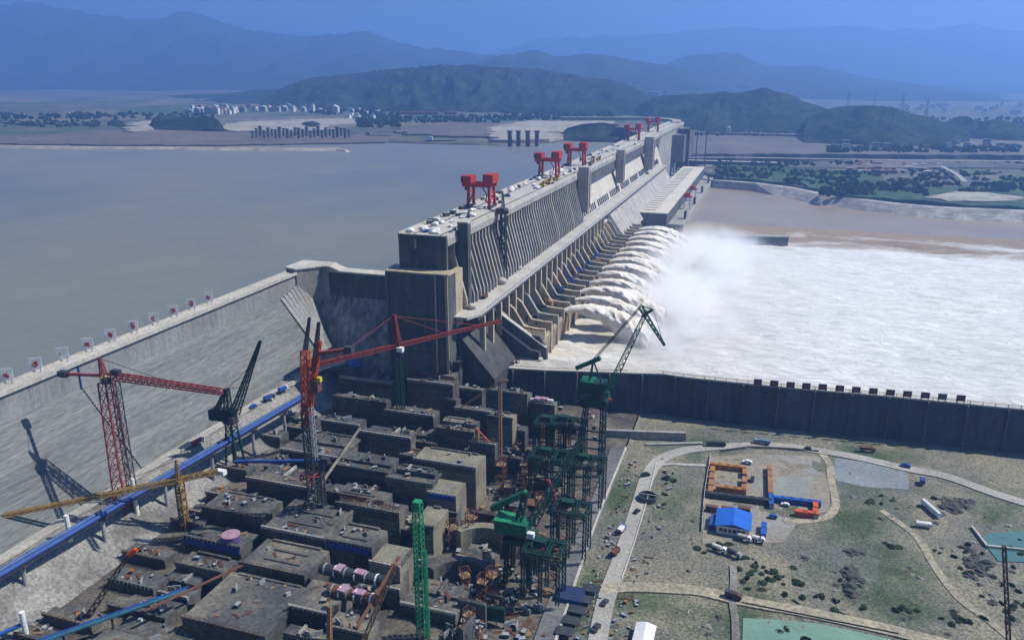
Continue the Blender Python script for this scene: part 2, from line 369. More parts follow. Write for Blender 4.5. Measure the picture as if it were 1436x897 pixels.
flat('scrub_plain', [(1000,249),(1000,226),(1150,228),(1436,230),(1700,236),(1800,315),(1436,291),(1336,285),(1240,277),(1150,265),(1060,251)], 86, woodm, base=60)
flat('sand_flat', [(1295,277),(1340,268),(1400,272),(1440,277),(1420,281),(1330,282)], 88, sand, base=80)

# ---------------------------------------------------------------- water
def watermat(name, c, c2, scale, rough, bump):
    m = mat(name, c, c2, scale, rough, 0, fine=.05, spec=.5)
    nt = m.node_tree; b = nt.nodes['Principled BSDF']; g = nt.nodes.new('ShaderNodeNewGeometry')
    n = nt.nodes.new('ShaderNodeTexNoise'); n.inputs['Scale'].default_value = .12; n.inputs['Detail'].default_value = 5
    bp = nt.nodes.new('ShaderNodeBump'); bp.inputs['Strength'].default_value = .5; bp.inputs['Distance'].default_value = bump
    nt.links.new(g.outputs['Position'], n.inputs['Vector']); nt.links.new(n.outputs[0], bp.inputs['Height']); nt.links.new(bp.outputs[0], b.inputs['Normal'])
    return m
resm = watermat('silty_reservoir_water', (.20,.195,.14), (.13,.145,.135), .0022, .36, 1.2)
rivm = watermat('brown_river_water', (.30,.23,.155), (.24,.185,.13), .01, .35, 1.2)
struct('reservoir_water', MB().poly([(-9000,-900),(-357,-900),(-357,546),(-241,546),(-241,2200),(-400,3000),(-9000,3000)], 134.9, 135), resm)
GWP = [G(x, y, 82) for x, y in ((676,513),(760,518),(880,522),(930,523.5),(962,528),(1020,534),(1100,542),(1240,554),(1436,573),(1700,600),(2300,665))]
def wy(x):
    for a, c in zip(GWP, GWP[1:]):
        if x <= c.x or c is GWP[-1]: return a.y+(c.y-a.y)*(x-a.x)/(c.x-a.x)
struct('river_water', MB().poly([(-170,wy(-170)+3)]+[(p.x,p.y+3) for p in GWP[1:]]+[(5000,wy(5000)),(5000,2600),(-170,2600)], 67, 67.6), rivm)

fm = mat('white_foam', (.86,.85,.82), (.80,.79,.76), .02, rough=.9, fine=.12, fscale=.25, spec=.1)
nt = fm.node_tree; N = nt.nodes; L = nt.links; b = N['Principled BSDF']
old = b.inputs['Base Color'].links[0].from_socket
geo = N.new('ShaderNodeNewGeometry'); sep = N.new('ShaderNodeSeparateXYZ'); L.new(geo.outputs['Position'], sep.inputs[0])
mp = N.new('ShaderNodeMapping'); mp.inputs['Scale'].default_value = (.55, 1.3, 1); L.new(geo.outputs['Position'], mp.inputs[0])
n1 = N.new('ShaderNodeTexNoise'); n1.inputs['Scale'].default_value = .03; n1.inputs['Detail'].default_value = 9; n1.inputs['Roughness'].default_value = .68; n1.inputs['Distortion'].default_value = 1.2
L.new(mp.outputs[0], n1.inputs['Vector'])
def math_(op, a, c, d=None):
    x = N.new('ShaderNodeMath'); x.operation = op
    for i, v in enumerate((a, c, d)):
        if v is None: continue
        if hasattr(v, 'links'): L.new(v, x.inputs[i])
        else: x.inputs[i].default_value = v
    return x.outputs[0]
def mr(s, a, b_, c, d):
    r = N.new('ShaderNodeMapRange'); r.inputs[1].default_value = a; r.inputs[2].default_value = b_; r.inputs[3].default_value = c; r.inputs[4].default_value = d
    L.new(s, r.inputs[0]); return r.outputs[0]
def ns(sc, det, st, dist=0., rough=.6):
    mp_ = N.new('ShaderNodeMapping'); mp_.inputs['Scale'].default_value = st; L.new(geo.outputs['Position'], mp_.inputs[0])
    n_ = N.new('ShaderNodeTexNoise'); n_.inputs['Scale'].default_value = sc; n_.inputs['Detail'].default_value = det; n_.inputs['Roughness'].default_value = rough; n_.inputs['Distortion'].default_value = dist
    L.new(mp_.outputs[0], n_.inputs['Vector']); return n_.outputs[0]
def mx_(f, a_, c_):
    x = N.new('ShaderNodeMix'); x.data_type = 'RGBA'
    L.new(f, x.inputs[0]) if hasattr(f, 'links') else setattr(x.inputs[0], 'default_value', f)
    for i, v in ((6, a_), (7, c_)):
        if hasattr(v, 'links'): L.new(v, x.inputs[i])
        else: x.inputs[i].default_value = (*v, 1)
    return x.outputs[2]
near = math_('MAXIMUM', mr(sep.outputs[0], -150, 90, 1., 0.), mr(sep.outputs[1], 540, 640, .45, 0.))
c1 = mx_(mr(ns(.012, 6, (.7,1.3,1), .6), .36, .66, 0, .85), (.88,.88,.87), (.70,.71,.71))
c1 = mx_(math_('MULTIPLY', near, mr(ns(.02, 7, (.6,1.2,1), .8), .33, .62, .25, .95)), c1, (.62,.52,.36))
c1 = mx_(mr(ns(.07, 9, (.5,1.5,1), 1.5, .7), .48, .68, 0, .65), c1, (.58,.56,.50))
c1 = mx_(mr(ns(.25, 6, (.5,1.6,1), .5, .7), .42, .62, 0, .6), c1, (.55,.55,.53))
c1 = mx_(mr(ns(.9, 5, (.6,1.4,1), .3, .75), .45, .68, 0, .55), c1, (.58,.57,.54))
far = mr(math_('ADD', sep.outputs[1], math_('MULTIPLY', math_('SUBTRACT', ns(.012, 8, (.5,1.2,1), 1., .65), .5), 420)), 1110, 1190, 0, 1)
c1 = mx_(far, c1, (.30,.235,.16))
L.new(c1, b.inputs['Base Color'])
bp = N.new('ShaderNodeBump'); bp.inputs['Strength'].default_value = .9; bp.inputs['Distance'].default_value = 3.5
L.new(ns(.11, 8, (.6,1.4,1), 1., .72), bp.inputs['Height']); L.new(bp.outputs[0], b.inputs['Normal'])
rows = []
for j in range(170):
    row = []
    for i in range(250):
        x = -166+i*5.*(1+i/250*1.2)
        y = wy(x)+4+j*4.4; e = min(1, (1290-y)/90)
        z = 68.0+max(0,e)*2.3+e*2.3*(fbm(x/26, y/15, 0, 5))+e*1.1*fbm(x/7, y/5, 3, 3)-(1-max(0,e))*.9
        row.append((x, y, z))
    rows.append(row)
struct('churning_foam', MB().grid(rows), fm, smooth=True, fix=True)
# ---------------------------------------------------------------- near ground: pit floor, benches, construction flat
GZ = 50.
gmat = mat('site_ground', (.235,.215,.155), (.135,.138,.115), .022, fine=.7, fscale=.8, bump=.6, c3=(.055,.085,.04), s3=.02, lo=.4, hi=.6)
def gh(x, y):
    if x < -308: z = 80
    elif x < -286: z = 80+(x+308)/22*(62-80)
    elif x < -250: z = 62
    elif x < -245: z = 62+(x+250)/5*(55-62)
    elif x < -112: z = 55
    elif x < -98: z = 55+(x+112)/14*(52-55)
    elif x < -72: z = 52
    else: z = 50
    if x > -72: z += .9+.22*fbm(x/20, y/20, 1)+.1*fbm(x/6, y/6, 2)
    elif x < -290 : z += .4*fbm(x/9, y/9, 1)
    else: z += .5*fbm(x/8, y/8, 5)
    return z
xs = []; x = -74.
while x < 620: xs.append(x); x += 2.6 if x < 250 else 7
ys = []; y = 60.
while y < 566: ys.append(y); y += 3.0
struct('construction_ground', MB().grid([[(x, y, gh(x, y)) for x in xs] for y in ys]), gmat, smooth=True, fix=True)
# pit side of the ground is bare rock and mud
struct('pit_margin', MB().grid([[(x*1., y, gh(x, y)) for x in [-252+3*i for i in range(60)]] for y in [60+3*j for j in range(168)]]), soil, smooth=True, fix=True)
struct('pit_floor', MB().grid([[(x, y, 56.2+.9*fbm(x/7, y/7, 4)+(0 if x < -100 else 0)) for x in [ -252+3*i for i in range(51)]] for y in [80+3*j for j in range(150)]]), soil, smooth=True, fix=True)
benchm = mat('pale_rock_bench', (.27,.265,.24), (.18,.175,.16), .06, fine=.5, fscale=.7, bump=.3, c3=(.12,.115,.105), s3=.03)
rows = []
for j in range(110):
    y = 60+j*4.4; row = []
    for x, z in ((-345,79.5),(-322,80.3),(-309,80.2),(-304,76),(-297,70),(-291,66),(-284,62.8)):
        row.append((x, y, z+.5*fbm(x/6, y/6, 2)))
    rows.append(row)
struct('rock_bench', MB().grid(rows), benchm, fix=True)
struct('muddy_bench', MB().grid([[(x, 60+4*j, 62.8+.5*fbm(x/6, j/1.5, 2)) for x in (-285,-280,-275,-270,-265,-260,-255,-251.5)] for j in range(121)]), soil, fix=True)
struct('bench_road', ribbon([(-315,60,0),(-315.5,200,0),(-315,330,0),(-313,430,0),(-306,480,0),(-296,500,0)], 6.5, 81.2, .6), paler)

# ---------------------------------------------------------------- rolled concrete cofferdam
cd = thing('cofferdam', 'long grey rolled concrete cofferdam holding back the reservoir with a steep streaked downstream face', 'cofferdam', (-358,300,60))
prof = [(-362,50),(-362,138.6),(-353.5,138.6),(-353,124.8),(-319.4,80),(-319.4,50)]
rows = []
MB().prism([(-353.4,124.6),(-318.8,78.5),(-318.8,50),(-353.4,50)], 40, 545, 1).build('sloping_face', rccm, cd)
MB().prism([(-362,50),(-362,138.6),(-353.2,138.6),(-353.2,124.2),(-353.6,50)], 40, 545, 1).build('upper_band', rccm2, cd)
MB().box(-362.3,-351.6,40,545,138.6,140).build('crest_slab', crestm, cd)
for k, xx in enumerate((-362.1,-351.9)):
    MB().box(xx-.25,xx+.25,40,545,140,141.1).build('parapet', crestm, cd)
for y in range(52, 545, 21):
    MB().box(-353.25,-353.1,y,y+.3,124.3,138.5).build('joint', conc, cd)
# stairway on the slope
st = MB(); 
for y in (313.,):
    for k in range(30):
        z = 124.5-k*1.5; xx = -353.2+(124.6-z)*.75
        st.box(xx-.2, xx+1.2, y, y+2.6, z-1.6, z+.35)
single('stairway', st, rccm2, 'narrow pale stairway climbing the middle of the long grey cofferdam slope', 'stairway')
single('stairway', MB().box(-353,-352.4,312.4,313,124.5,138.4), blued, 'blue vertical ladder strip above the stairway on the cofferdam wall', 'ladder').name = 'ladder'
# return wall towards the main dam
rw = thing('return_wall', 'shaded concrete wall joining the cofferdam to the dam end with white streaked slope', 'wall', (-300,548,60))
MB().add([(-356,545,119),(-247,545,119),(-247,512,53),(-330,512,53),(-356,560,119),(-247,560,119),(-247,560,50),(-330,560,50)],
         [(0,3,2,1),(0,1,5,4),(1,2,6,5),(0,4,7,3),(4,5,6,7)]).build('sloping_face', mat('water_stained_concrete',(.45,.45,.42),(.16,.16,.16),.12,streak=.6,sscale=(.35,.35,.02),stretch=(1,1,.05)), rw, fix=True)
MB().box(-352,-247,545.2,557,110,138.8).build('upper_band', concd, rw)
MB().box(-338,-247,544.6,557.6,138.8,140).build('crest_slab', crestm, rw)
nb = MB(); nb.poly([(-364,532),(-352,528),(-338,543.8),(-333,545),(-333,558),(-364,558)], 112, 142.6)
nb.build('corner_block', conc, rw, fix=True)
cp = MB(); cp.poly([(-364.6,531.4),(-351.8,527.2),(-337.6,543.2),(-332.4,544.2),(-332.4,558.6),(-364.6,558.6)], 142.6, 143.6); cp.build('corner_cap', crestm, rw, fix=True)
MB().add([(-332.5,545.1,139.9),(-322,545.1,139.9),(-332.5,557,139.9),(-322,557,139.9),(-332.5,545.1,143.5),(-332.5,557,143.5)],[(0,1,4),(2,5,3),(1,3,5,4),(0,2,3,1),(0,4,5,2)]).build('ramp', crestm, rw, fix=True)
# bright sloping spur where the cofferdam meets the return wall
fl = MB()
for i in range(9):
    y0 = 505+i*4.45
    fl.prism([(-353.4,124.9+i*1.1),(-352.2,124.9+i*1.1),(-319+i*.3,82-i*2),(-319,50),(-353.4,50)], y0, y0+4.4)
fl.build('stepped_spur', rccm2, cd)

# ---------------------------------------------------------------- main dam
DZ = 2000.
dam = thing('main_dam', 'huge concrete gravity dam stretching away across the river under four red gantry cranes', 'dam', (-224,1200,60))
MB().box(-243,-206,492,DZ,181.5,185).build('crest_road', crestm, dam)
MB().prism([(-243,60),(-243,181.4),(-219,181.4),(-219,170),(-208.5,136),(-200,116),(-172,84),(-172,60)], 492.5, 885).build('spillway_body', mat('chute_concrete',(.085,.087,.085),(.05,.052,.055),.05,streak=.4,sscale=(.2,.2,.04)), dam)  # near-black tone paints the shade in the recesses between the piers
MB().prism([(-243,60),(-243,181.4),(-212,181.4),(-212,166),(-200,130),(-196,118),(-172,84),(-172,60)], 885, 1570).build('powerhouse_section_body', mat('smooth_pale_concrete',(.56,.52,.44),(.46,.43,.37),.03,streak=.15,sscale=(.2,.2,.05)), dam)
MB().box(-242.8,-207,1570,DZ,60,181.4).build('far_body', conc, dam)
for xx in (-242.6,-206.4): MB().box(xx-.35,xx+.35,492,DZ,185,186.4).build('parapet', crestm, dam)
MB().box(-232.5,-231.7,494,DZ,185,185.35).build('crane_rail', steel, dam); MB().box(-212.5,-211.7,494,DZ,185,185.35).build('crane_rail', steel, dam)
fp = [(-218.9,181.4),(-206.6,181.4),(-206.6,171),(-197.5,137),(-197.5,128.3),(-203,128.3),(-207.5,136),(-218.9,168)]
y = 506.; k = 0
while y < 884:
    wd = 2.0
    MB().prism(fp, y, y+wd).build('pier', conc if k%9 else mat('tan_concrete',(.45,.40,.31),(.36,.32,.25),.05), dam); y += 7.3 if y < 760 else 7.3; k += 1
# beam under the crest edge, dark band painting the overhang's shadow
MB().box(-206.9,-205.3,492,DZ,178.6,183).build('crest_beam', conc, dam)
MB().box(-211.9,-205.8,890,1570,166.5,178.5).build('overhang_shadow_band', concd, dam)
# near end faces
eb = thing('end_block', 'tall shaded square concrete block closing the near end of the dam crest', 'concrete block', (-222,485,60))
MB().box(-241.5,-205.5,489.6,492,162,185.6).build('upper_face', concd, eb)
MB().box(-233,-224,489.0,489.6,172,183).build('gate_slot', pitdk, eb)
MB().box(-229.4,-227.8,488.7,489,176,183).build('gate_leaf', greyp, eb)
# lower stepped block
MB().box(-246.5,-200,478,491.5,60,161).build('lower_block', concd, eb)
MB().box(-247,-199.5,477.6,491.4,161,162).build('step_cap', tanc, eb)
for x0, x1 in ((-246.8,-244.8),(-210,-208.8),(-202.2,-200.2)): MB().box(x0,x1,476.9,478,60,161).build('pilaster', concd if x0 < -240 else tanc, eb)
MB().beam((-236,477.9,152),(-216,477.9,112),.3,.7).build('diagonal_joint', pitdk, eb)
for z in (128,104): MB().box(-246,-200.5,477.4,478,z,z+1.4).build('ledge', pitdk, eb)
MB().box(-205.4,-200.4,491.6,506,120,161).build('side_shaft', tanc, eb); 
# elevator and pier towers on the downstream face
for (y0, x0, x1, zb, wd, lab) in ((510,-205.2,-197.5,122,6,'dark slender shaft tower beside the near crest end'),(880,-205.2,-193,141,13,'grey square shaft tower between the spillway and the pale powerhouse section'),(1112,-205.2,-194,146,12,'grey shaft tower halfway along the pale powerhouse section'),(1372,-205.2,-190,138,22,'broad shaded shaft tower near the far end of the dam')):
    t = thing('shaft_tower', lab, 'shaft tower', (x0, y0, zb))
    MB().box(x0,x1,y0,y0+wd,zb,191.5).build('shaft', conc if y0 > 600 else concd, t); MB().box(x0-.4,x1+.4,y0-.4,y0+wd+.4,191.5,192.6).build('cap', crestm, t)
    MB().box(x1-.05,x1+.25,y0+wd*.3,y0+wd*.7,zb+4,188).build('louvre_strip', pitdk, t)
# penstock openings and the pale slope ticks
for k in range(64):
    y = 900+k*10.1
    if k%8 == 7: continue
    MB().prism([(-204.1,140.6),(-202.7,141.6),(-200.0,133.5),(-201.4,132)], y, y+2.6).build('opening_frame', concd, dam)
for k in range(14):
    y = 1005+k*39
    for j in (0, 12, 24):
        MB().tube((-198.5,y+j,127),(-172,y+j,88),5.2,10).build('penstock', crestm, dam, smooth=False)
# trestle deck along the whole face
td = thing('trestle_deck', 'long narrow pale construction deck carried on columns halfway up the dam face', 'trestle', (-192,500,85))
MB().poly([(-222,486.5),(-190,486.5),(-184.5,500),(-184.5,1530),(-200.2,1530),(-200.2,514),(-206,500),(-222,492)], 128.2, 130).build('deck', crestm, td, fix=True)
for xx in (-184.8,-199.9): MB().box(xx-.25,xx+.25,514,1530,130,131).build('rail', greyp, td)
MB().box(-199.6,-185.4,496,1530,125.6,128).build('girder', steel, td)
for k in range(24):
    y = 508+k*18.6
    MB().box(-189,-184.9,y,y+2.9,96,125.5).build('column', tanc, td)
# spillway buckets and dividing walls
sp = thing('spillway_buckets', 'row of flip buckets with dividing walls along the foot of the spillway', 'spillway', (-175,750,60))
MB().prism([(-184,60),(-184,97),(-174,90),(-166,88),(-161,90.5),(-159,88),(-161,60)], 552, 1085).build('bucket_floor', mat('muddy_bucket_concrete',(.33,.26,.17),(.22,.18,.13),.05,fine=.6,fscale=.4), sp)
for k in range(26):
    y = 556+k*20.5; w = 3
    MB().prism([(-197,90),(-190,116),(-184.8,112),(-176,98),(-166,97),(-158.5,97),(-158.5,60),(-190,60)], y, y+w).build('dividing_wall', tanc if k%3 else conc, sp)
for k in range(4):
    y = 561+k*4.2
    MB().prism([(-175,66),(-175,96),(-158,96),(-158,66)], y, y+1.2).build('guide_vane', tanc, sp)
rr = random.Random(5)
for k in range(26):      # steel and formwork lying between the walls
    y = 566+k*18+rr.uniform(-3,3); m = MB()
    for j in range(7):
        a = rr.uniform(-183,-168); yy = y+rr.uniform(-6,6); m.cbox((a, yy, 92+(-168-a)*.35), rr.uniform(1.5,5), rr.uniform(1,4), rr.uniform(1,4.5), rr.uniform(0,3))
    single('formwork_stack', m, [timber, steel, steel, greend, steel][k%5], 'jumble of formwork and steel lying in the spillway buckets', 'formwork', 'formwork in the spillway buckets')
for k in range(13):      # dark gate openings
    y = 700+k*13.; m = MB(); m.cbox((-178, y, 94), 7, 6.5, 4.6); m.cbox((-177, y+1, 98.6), 3, 2.4, 1.4)
    single('gate_hoist', m, MATS['dark_steel'] if k%3 else blued, 'dark hoist machine standing above a spillway bucket', 'hoist', 'hoists above the spillway buckets')
# right hand training wall, end profile in shade
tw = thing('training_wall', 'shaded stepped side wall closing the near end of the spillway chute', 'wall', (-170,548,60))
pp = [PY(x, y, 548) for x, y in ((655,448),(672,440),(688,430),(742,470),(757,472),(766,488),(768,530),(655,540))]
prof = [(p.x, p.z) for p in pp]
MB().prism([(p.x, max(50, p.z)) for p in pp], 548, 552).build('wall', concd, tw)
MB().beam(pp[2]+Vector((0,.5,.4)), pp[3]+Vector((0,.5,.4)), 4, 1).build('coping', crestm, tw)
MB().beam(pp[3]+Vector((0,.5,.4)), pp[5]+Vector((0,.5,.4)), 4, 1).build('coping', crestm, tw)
q0, q1, q2 = [PY(x, y, 546.5) for x, y in ((690,448),(745,490),(757,492))]
MB().beam(q0, q1, 2, 1.2).beam(q1, q2, 2, 1.2).beam(q2, q2-Vector((0,0,18)), 2, 1.2).build('stair_ledge', crestm, tw)
# concrete shelf between training wall and guide wall
# ---------------------------------------------------------------- powerhouse
ph = thing('powerhouse', 'long low powerhouse with a flat pale roof at the foot of the far dam section', 'powerhouse', (-158,1480,60))
MB().box(-180,-135.5,1155,1800,60,98.6).build('wall', concd, ph)
rf = MB().box(-181,-134.5,1154,1801,98.6,100).build('roof', mat('powerhouse_roof',(.60,.56,.47),(.52,.48,.41),.02), ph)
for k in range(26): MB().box(-176,-154,1175+k*23,1176.6+k*23,100,100.9).build('roof_rib', crestm, rf)
for k in range(18): MB().box(-189,-181.2,1170+k*34,1182+k*34,80,96+(k%3)*2).build('transformer_bay', greyp, ph)
MB().box(-135.4,-113,1178,1830,60,80).build('tailrace_deck', conc, ph)
MB().box(-114.2,-113,1178,1830,80,81).build('parapet', crestm, ph)
for k in range(4):
    MB().box(-118,-114.5,1230+k*150,1238+k*150,80,92).build('gate_pier', concd, ph)
end = thing('separating_wall', 'dark concrete pier wall rising from the foam beyond the spray', 'wall', (0,1110,60))
a, c = G(1000,331,82), G(1106,333,82)
MB().poly([(a.x,a.y),(c.x,c.y),(c.x,c.y+14),(a.x,a.y+14)], 60, 82).build('wall', concd, end, fix=True)
MB().poly([(a.x,a.y-.5),(c.x+.5,c.y-.5),(c.x+.5,c.y+14.5),(a.x,a.y+14.5)], 82, 83).build('cap', conc, end, fix=True)
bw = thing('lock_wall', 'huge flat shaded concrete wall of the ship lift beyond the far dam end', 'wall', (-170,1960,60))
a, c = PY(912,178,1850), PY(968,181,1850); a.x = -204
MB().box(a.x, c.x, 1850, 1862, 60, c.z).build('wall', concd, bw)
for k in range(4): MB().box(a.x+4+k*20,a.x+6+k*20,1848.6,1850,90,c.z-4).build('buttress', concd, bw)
bw2 = thing('abutment_wall', 'low dark retaining wall running right from the lock wall under the pale road', 'wall', (-100,2010,60))
a, c = PY(940,222,2015), PY(1090,228,2015)
MB().box(a.x, c.x, 2015, 2030, 60, c.z-2).build('wall', concd, bw2); MB().box(a.x, c.x, 2014, 2031, c.z-2, c.z-.6).build('cap', crestm, bw2)

# ---------------------------------------------------------------- longitudinal guide wall
gw = [G(x, y, 82) for x, y in ((676,513),(760,518),(880,522),(930,523.5),(962,528),(1020,534),(1100,542),(1240,554),(1436,573),(1700,600),(2300,665))]
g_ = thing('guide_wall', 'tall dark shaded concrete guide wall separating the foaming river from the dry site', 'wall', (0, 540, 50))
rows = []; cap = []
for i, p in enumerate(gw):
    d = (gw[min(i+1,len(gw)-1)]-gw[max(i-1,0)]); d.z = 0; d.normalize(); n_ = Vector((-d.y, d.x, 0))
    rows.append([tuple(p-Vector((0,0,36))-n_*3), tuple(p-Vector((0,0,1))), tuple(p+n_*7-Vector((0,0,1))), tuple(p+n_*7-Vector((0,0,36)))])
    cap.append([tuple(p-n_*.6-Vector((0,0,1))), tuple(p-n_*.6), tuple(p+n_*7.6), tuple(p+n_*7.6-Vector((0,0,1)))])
MB().grid(rows).build('wall', mat('guide_wall_concrete',(.075,.082,.09),(.045,.052,.06),.06,streak=.5,sscale=(.3,.05,.03)), g_, fix=True)  # navy shade of the wall face put into its base colour
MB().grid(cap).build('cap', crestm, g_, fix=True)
def along(pts, s0, s1, step):
    out = []; acc = 0.
    for a, b_ in zip(pts, pts[1:]):
        l = (b_-a).length
        while acc <= l+1e-6:
            t = acc/l; out.append(a.lerp(b_, t)); acc += step
        acc -= l
    return out
pl = along(gw[3:9], 0, 0, 7.5)
for i, p in enumerate(pl[:100]):
    MB().box(p.x-.2,p.x+.2,p.y-.45,p.y-.15,82,84).build('railing_post', greyp, g_)
for i in range(3, 8):
    a, c = gw[i], gw[i+1]; MB().beam(a+Vector((0,-.3,1.8)), c+Vector((0,-.3,1.8)), .25).build('railing', greyp, g_)
# buttress strips on the wall face
for i, p in enumerate(along(gw[0:9], 0, 0, 24)):
    MB().box(p.x-.5,p.x+.5,p.y-3.4,p.y+.4,46,81).build('buttress', pitdk, g_)
pan = thing('notice_board', 'dark red square board standing on the guide wall top', 'notice board', (0,0,0), 'dark boards on the guide wall')
MB().box(-2.7,2.7,-.3,.3,1.4,5.6).build('panel', mat('maroon_board',(.085,.03,.035),(.06,.025,.03),.5), pan)
for xx in (-2.2,2.2): MB().box(xx-.2,xx+.2,-.25,.25,0,1.4).build('post', steel, pan)
MB().box(-1.6,1.6,-.36,-.3,2.5,4.5).build('marking', mat('board_marking',(.20,.08,.07),(.15,.05,.05),.8), pan)
ordn = ['first','second','third','fourth','fifth','sixth','seventh','eighth','ninth','tenth','eleventh','twelfth','thirteenth']
for i, (x, y) in enumerate(((1062,543),(1085,545),(1108,547),(1130,548.6),(1153,550),(1177,552),(1200,554),(1224,556),(1248,558),(1272,560),(1297,562),(1321,564),(1347,566))):
    p = G(x, y, 82.); o = pan if i == 0 else dup(pan, p, -.1)
    o.location = (p.x, p.y+1.5, 82); o.rotation_euler.z = .1
    o['label'] = 'dark red square board on the guide wall, %s from the left' % ordn[i] if i != 11 else 'greenish square board on the guide wall, second from the right'
    if i == 11:
        for ch in list(o.children):
            if ch.name.startswith('panel'):
                ch.data = ch.data.copy(); ch.data.materials[0] = mat('teal_board',(.06,.14,.16),(.05,.11,.12),.5)
# low retaining walls below the guide wall
for (a, c, z0, z1, lab) in (((848,602),(962,606),50,57,'low grey retaining wall below the guide wall behind the site road'),((905,622),(985,620),50,52,'low pale kerb wall along the curve of the site road')):
    p, q = G(*a, z1), G(*c, z1)
    single('retaining_wall', MB().beam((p.x,p.y,(z0+z1)/2),(q.x,q.y,(z0+z1)/2),2.5,z1-z0), conc, lab, 'wall')
# pale concrete platform near the spillway end
shelf = [G(x, y, 82.4) for x, y in ((688,496),(766,502),(880,517),(880,519),(760,515),(678,509))]
struct('shelf', MB().poly([(p.x,p.y) for p in shelf], 60, 82.4), crestm, fix=True)
rr = random.Random(8)
for k in range(16):
    p = G(rr.uniform(690,762), rr.uniform(499,511), 83.2); m = MB(); m.cbox((p.x,p.y,83.2), rr.uniform(1.5,3.5), rr.uniform(1.5,3), rr.uniform(1,2.6), rr.uniform(0,3)); m.cbox((p.x+1,p.y+1,83.2), 1.2, 1, .9, 1.)
    single('supply_crate', m, [orangr, rust, white, steel][k%4], 'small site crate standing on the pale shelf at the spillway end', 'crate', 'crates on the spillway shelf')

# ---------------------------------------------------------------- water jets
jm = mat('jet_water', (.86,.83,.77), (.60,.53,.43), .13, rough=.8, fine=.25, fscale=.5, stretch=(.35,1,1), bump=.8, spec=.2)
for k in range(13):
    y0 = 650+k*33.5; rng_ = random.Random(k); jw = rng_.uniform(.78,1.25); L_ = 76+rng_.uniform(-8, 8)
    rows = []
    nT, nA = 60, 30
    for i in range(nT+1):
        t = i/nT; X = -163+L_*t; Z = 92+ 28*t-50*t*t; w = (4.6+8.0*t)*jw; hgt = (1.0+5.6*t)*jw
        ring = []
        for j in range(nA):
            a = 2*math.pi*j/nA; k1 = 1+ (.16+.34*t)*fbm(X/9+k*9, math.cos(a)*1.6+k, math.sin(a)*1.6, 4)+(.05+.22*t)*fbm(X/4, math.cos(a)*4+k, math.sin(a)*4+k, 4)
            z = Z+math.sin(a)*hgt*k1*(1.0 if math.sin(a) > 0 else 1.6+1.5*t)
            ring.append((X+1.5*fbm(X/5, a, k, 2), y0+math.cos(a)*w*k1, max(z, 66.)))
        rows.append(ring)
    o = single('water_jet', MB().grid(rows, wrap=True), jm, 'x', 'water jet', 'water jets from the spillway', smooth=True, fix=True)
    o['label'] = ('nearest arched jet of white brown water leaping from the spillway' if k == 0 else 'farthest arched jet of water leaping from the spillway' if k == 12 else '%s arched jet of white water from the near end of the spillway' % ordn[k])

# ---------------------------------------------------------------- spray
mv = bpy.data.materials.new('spray_mist'); mv.use_nodes = True; nt = mv.node_tree; nt.nodes.clear(); N = nt.nodes; L = nt.links
out = N.new('ShaderNodeOutputMaterial'); pv = N.new('ShaderNodeVolumePrincipled'); pv.inputs['Color'].default_value = (1,1,1,1); pv.inputs['Anisotropy'].default_value = 0.
geo = N.new('ShaderNodeTexCoord'); 
def gauss(cx, cy, cz, sx, sy, sz):
    mp = N.new('ShaderNodeMapping'); mp.vector_type = 'POINT'; mp.inputs['Location'].default_value = (-cx/sx, -cy/sy, -cz/sz); mp.inputs['Scale'].default_value = (1/sx, 1/sy, 1/sz)
    L.new(geo.outputs['Object'], mp.inputs[0]); v = N.new('ShaderNodeVectorMath'); v.operation = 'LENGTH'; L.new(mp.outputs[0], v.inputs[0])
    x = N.new('ShaderNodeMapRange'); x.interpolation_type = 'SMOOTHSTEP'; x.inputs[1].default_value = 1.; x.inputs[2].default_value = 0.; x.inputs[3].default_value = 0; x.inputs[4].default_value = 1
    L.new(v.outputs['Value'], x.inputs[0]); return x.outputs[0]
g1 = gauss(-72, 860, 68, 80, 340, 54); g2 = gauss(-66, 740, 68, 66, 160, 42); g3 = gauss(-45, 980, 68, 80, 180, 46)
g4 = gauss(20, 900, 68, 170, 300, 34)
s = math_('ADD', math_('ADD', math_('ADD', g1, math_('MULTIPLY', g2, .6)), math_('MULTIPLY', g3, .5)), math_('MULTIPLY', g4, .07))
nn = N.new('ShaderNodeTexNoise'); nn.inputs['Distortion'].default_value = .8; nn.inputs['Roughness'].default_value = .62; nn.inputs['Scale'].default_value = .026; nn.inputs['Detail'].default_value = 6; L.new(geo.outputs['Object'], nn.inputs['Vector'])
nzv = mr(nn.outputs[0], .42, .64, .02, 2.3)
L.new(math_('MULTIPLY', math_('MULTIPLY', s, nzv), .07), pv.inputs['Density']); L.new(pv.outputs[0], out.inputs['Volume'])
tag(MB().box(-154, 190, 540, 1250, 69, 124).build('spray_mist', mv, None), kind='stuff')
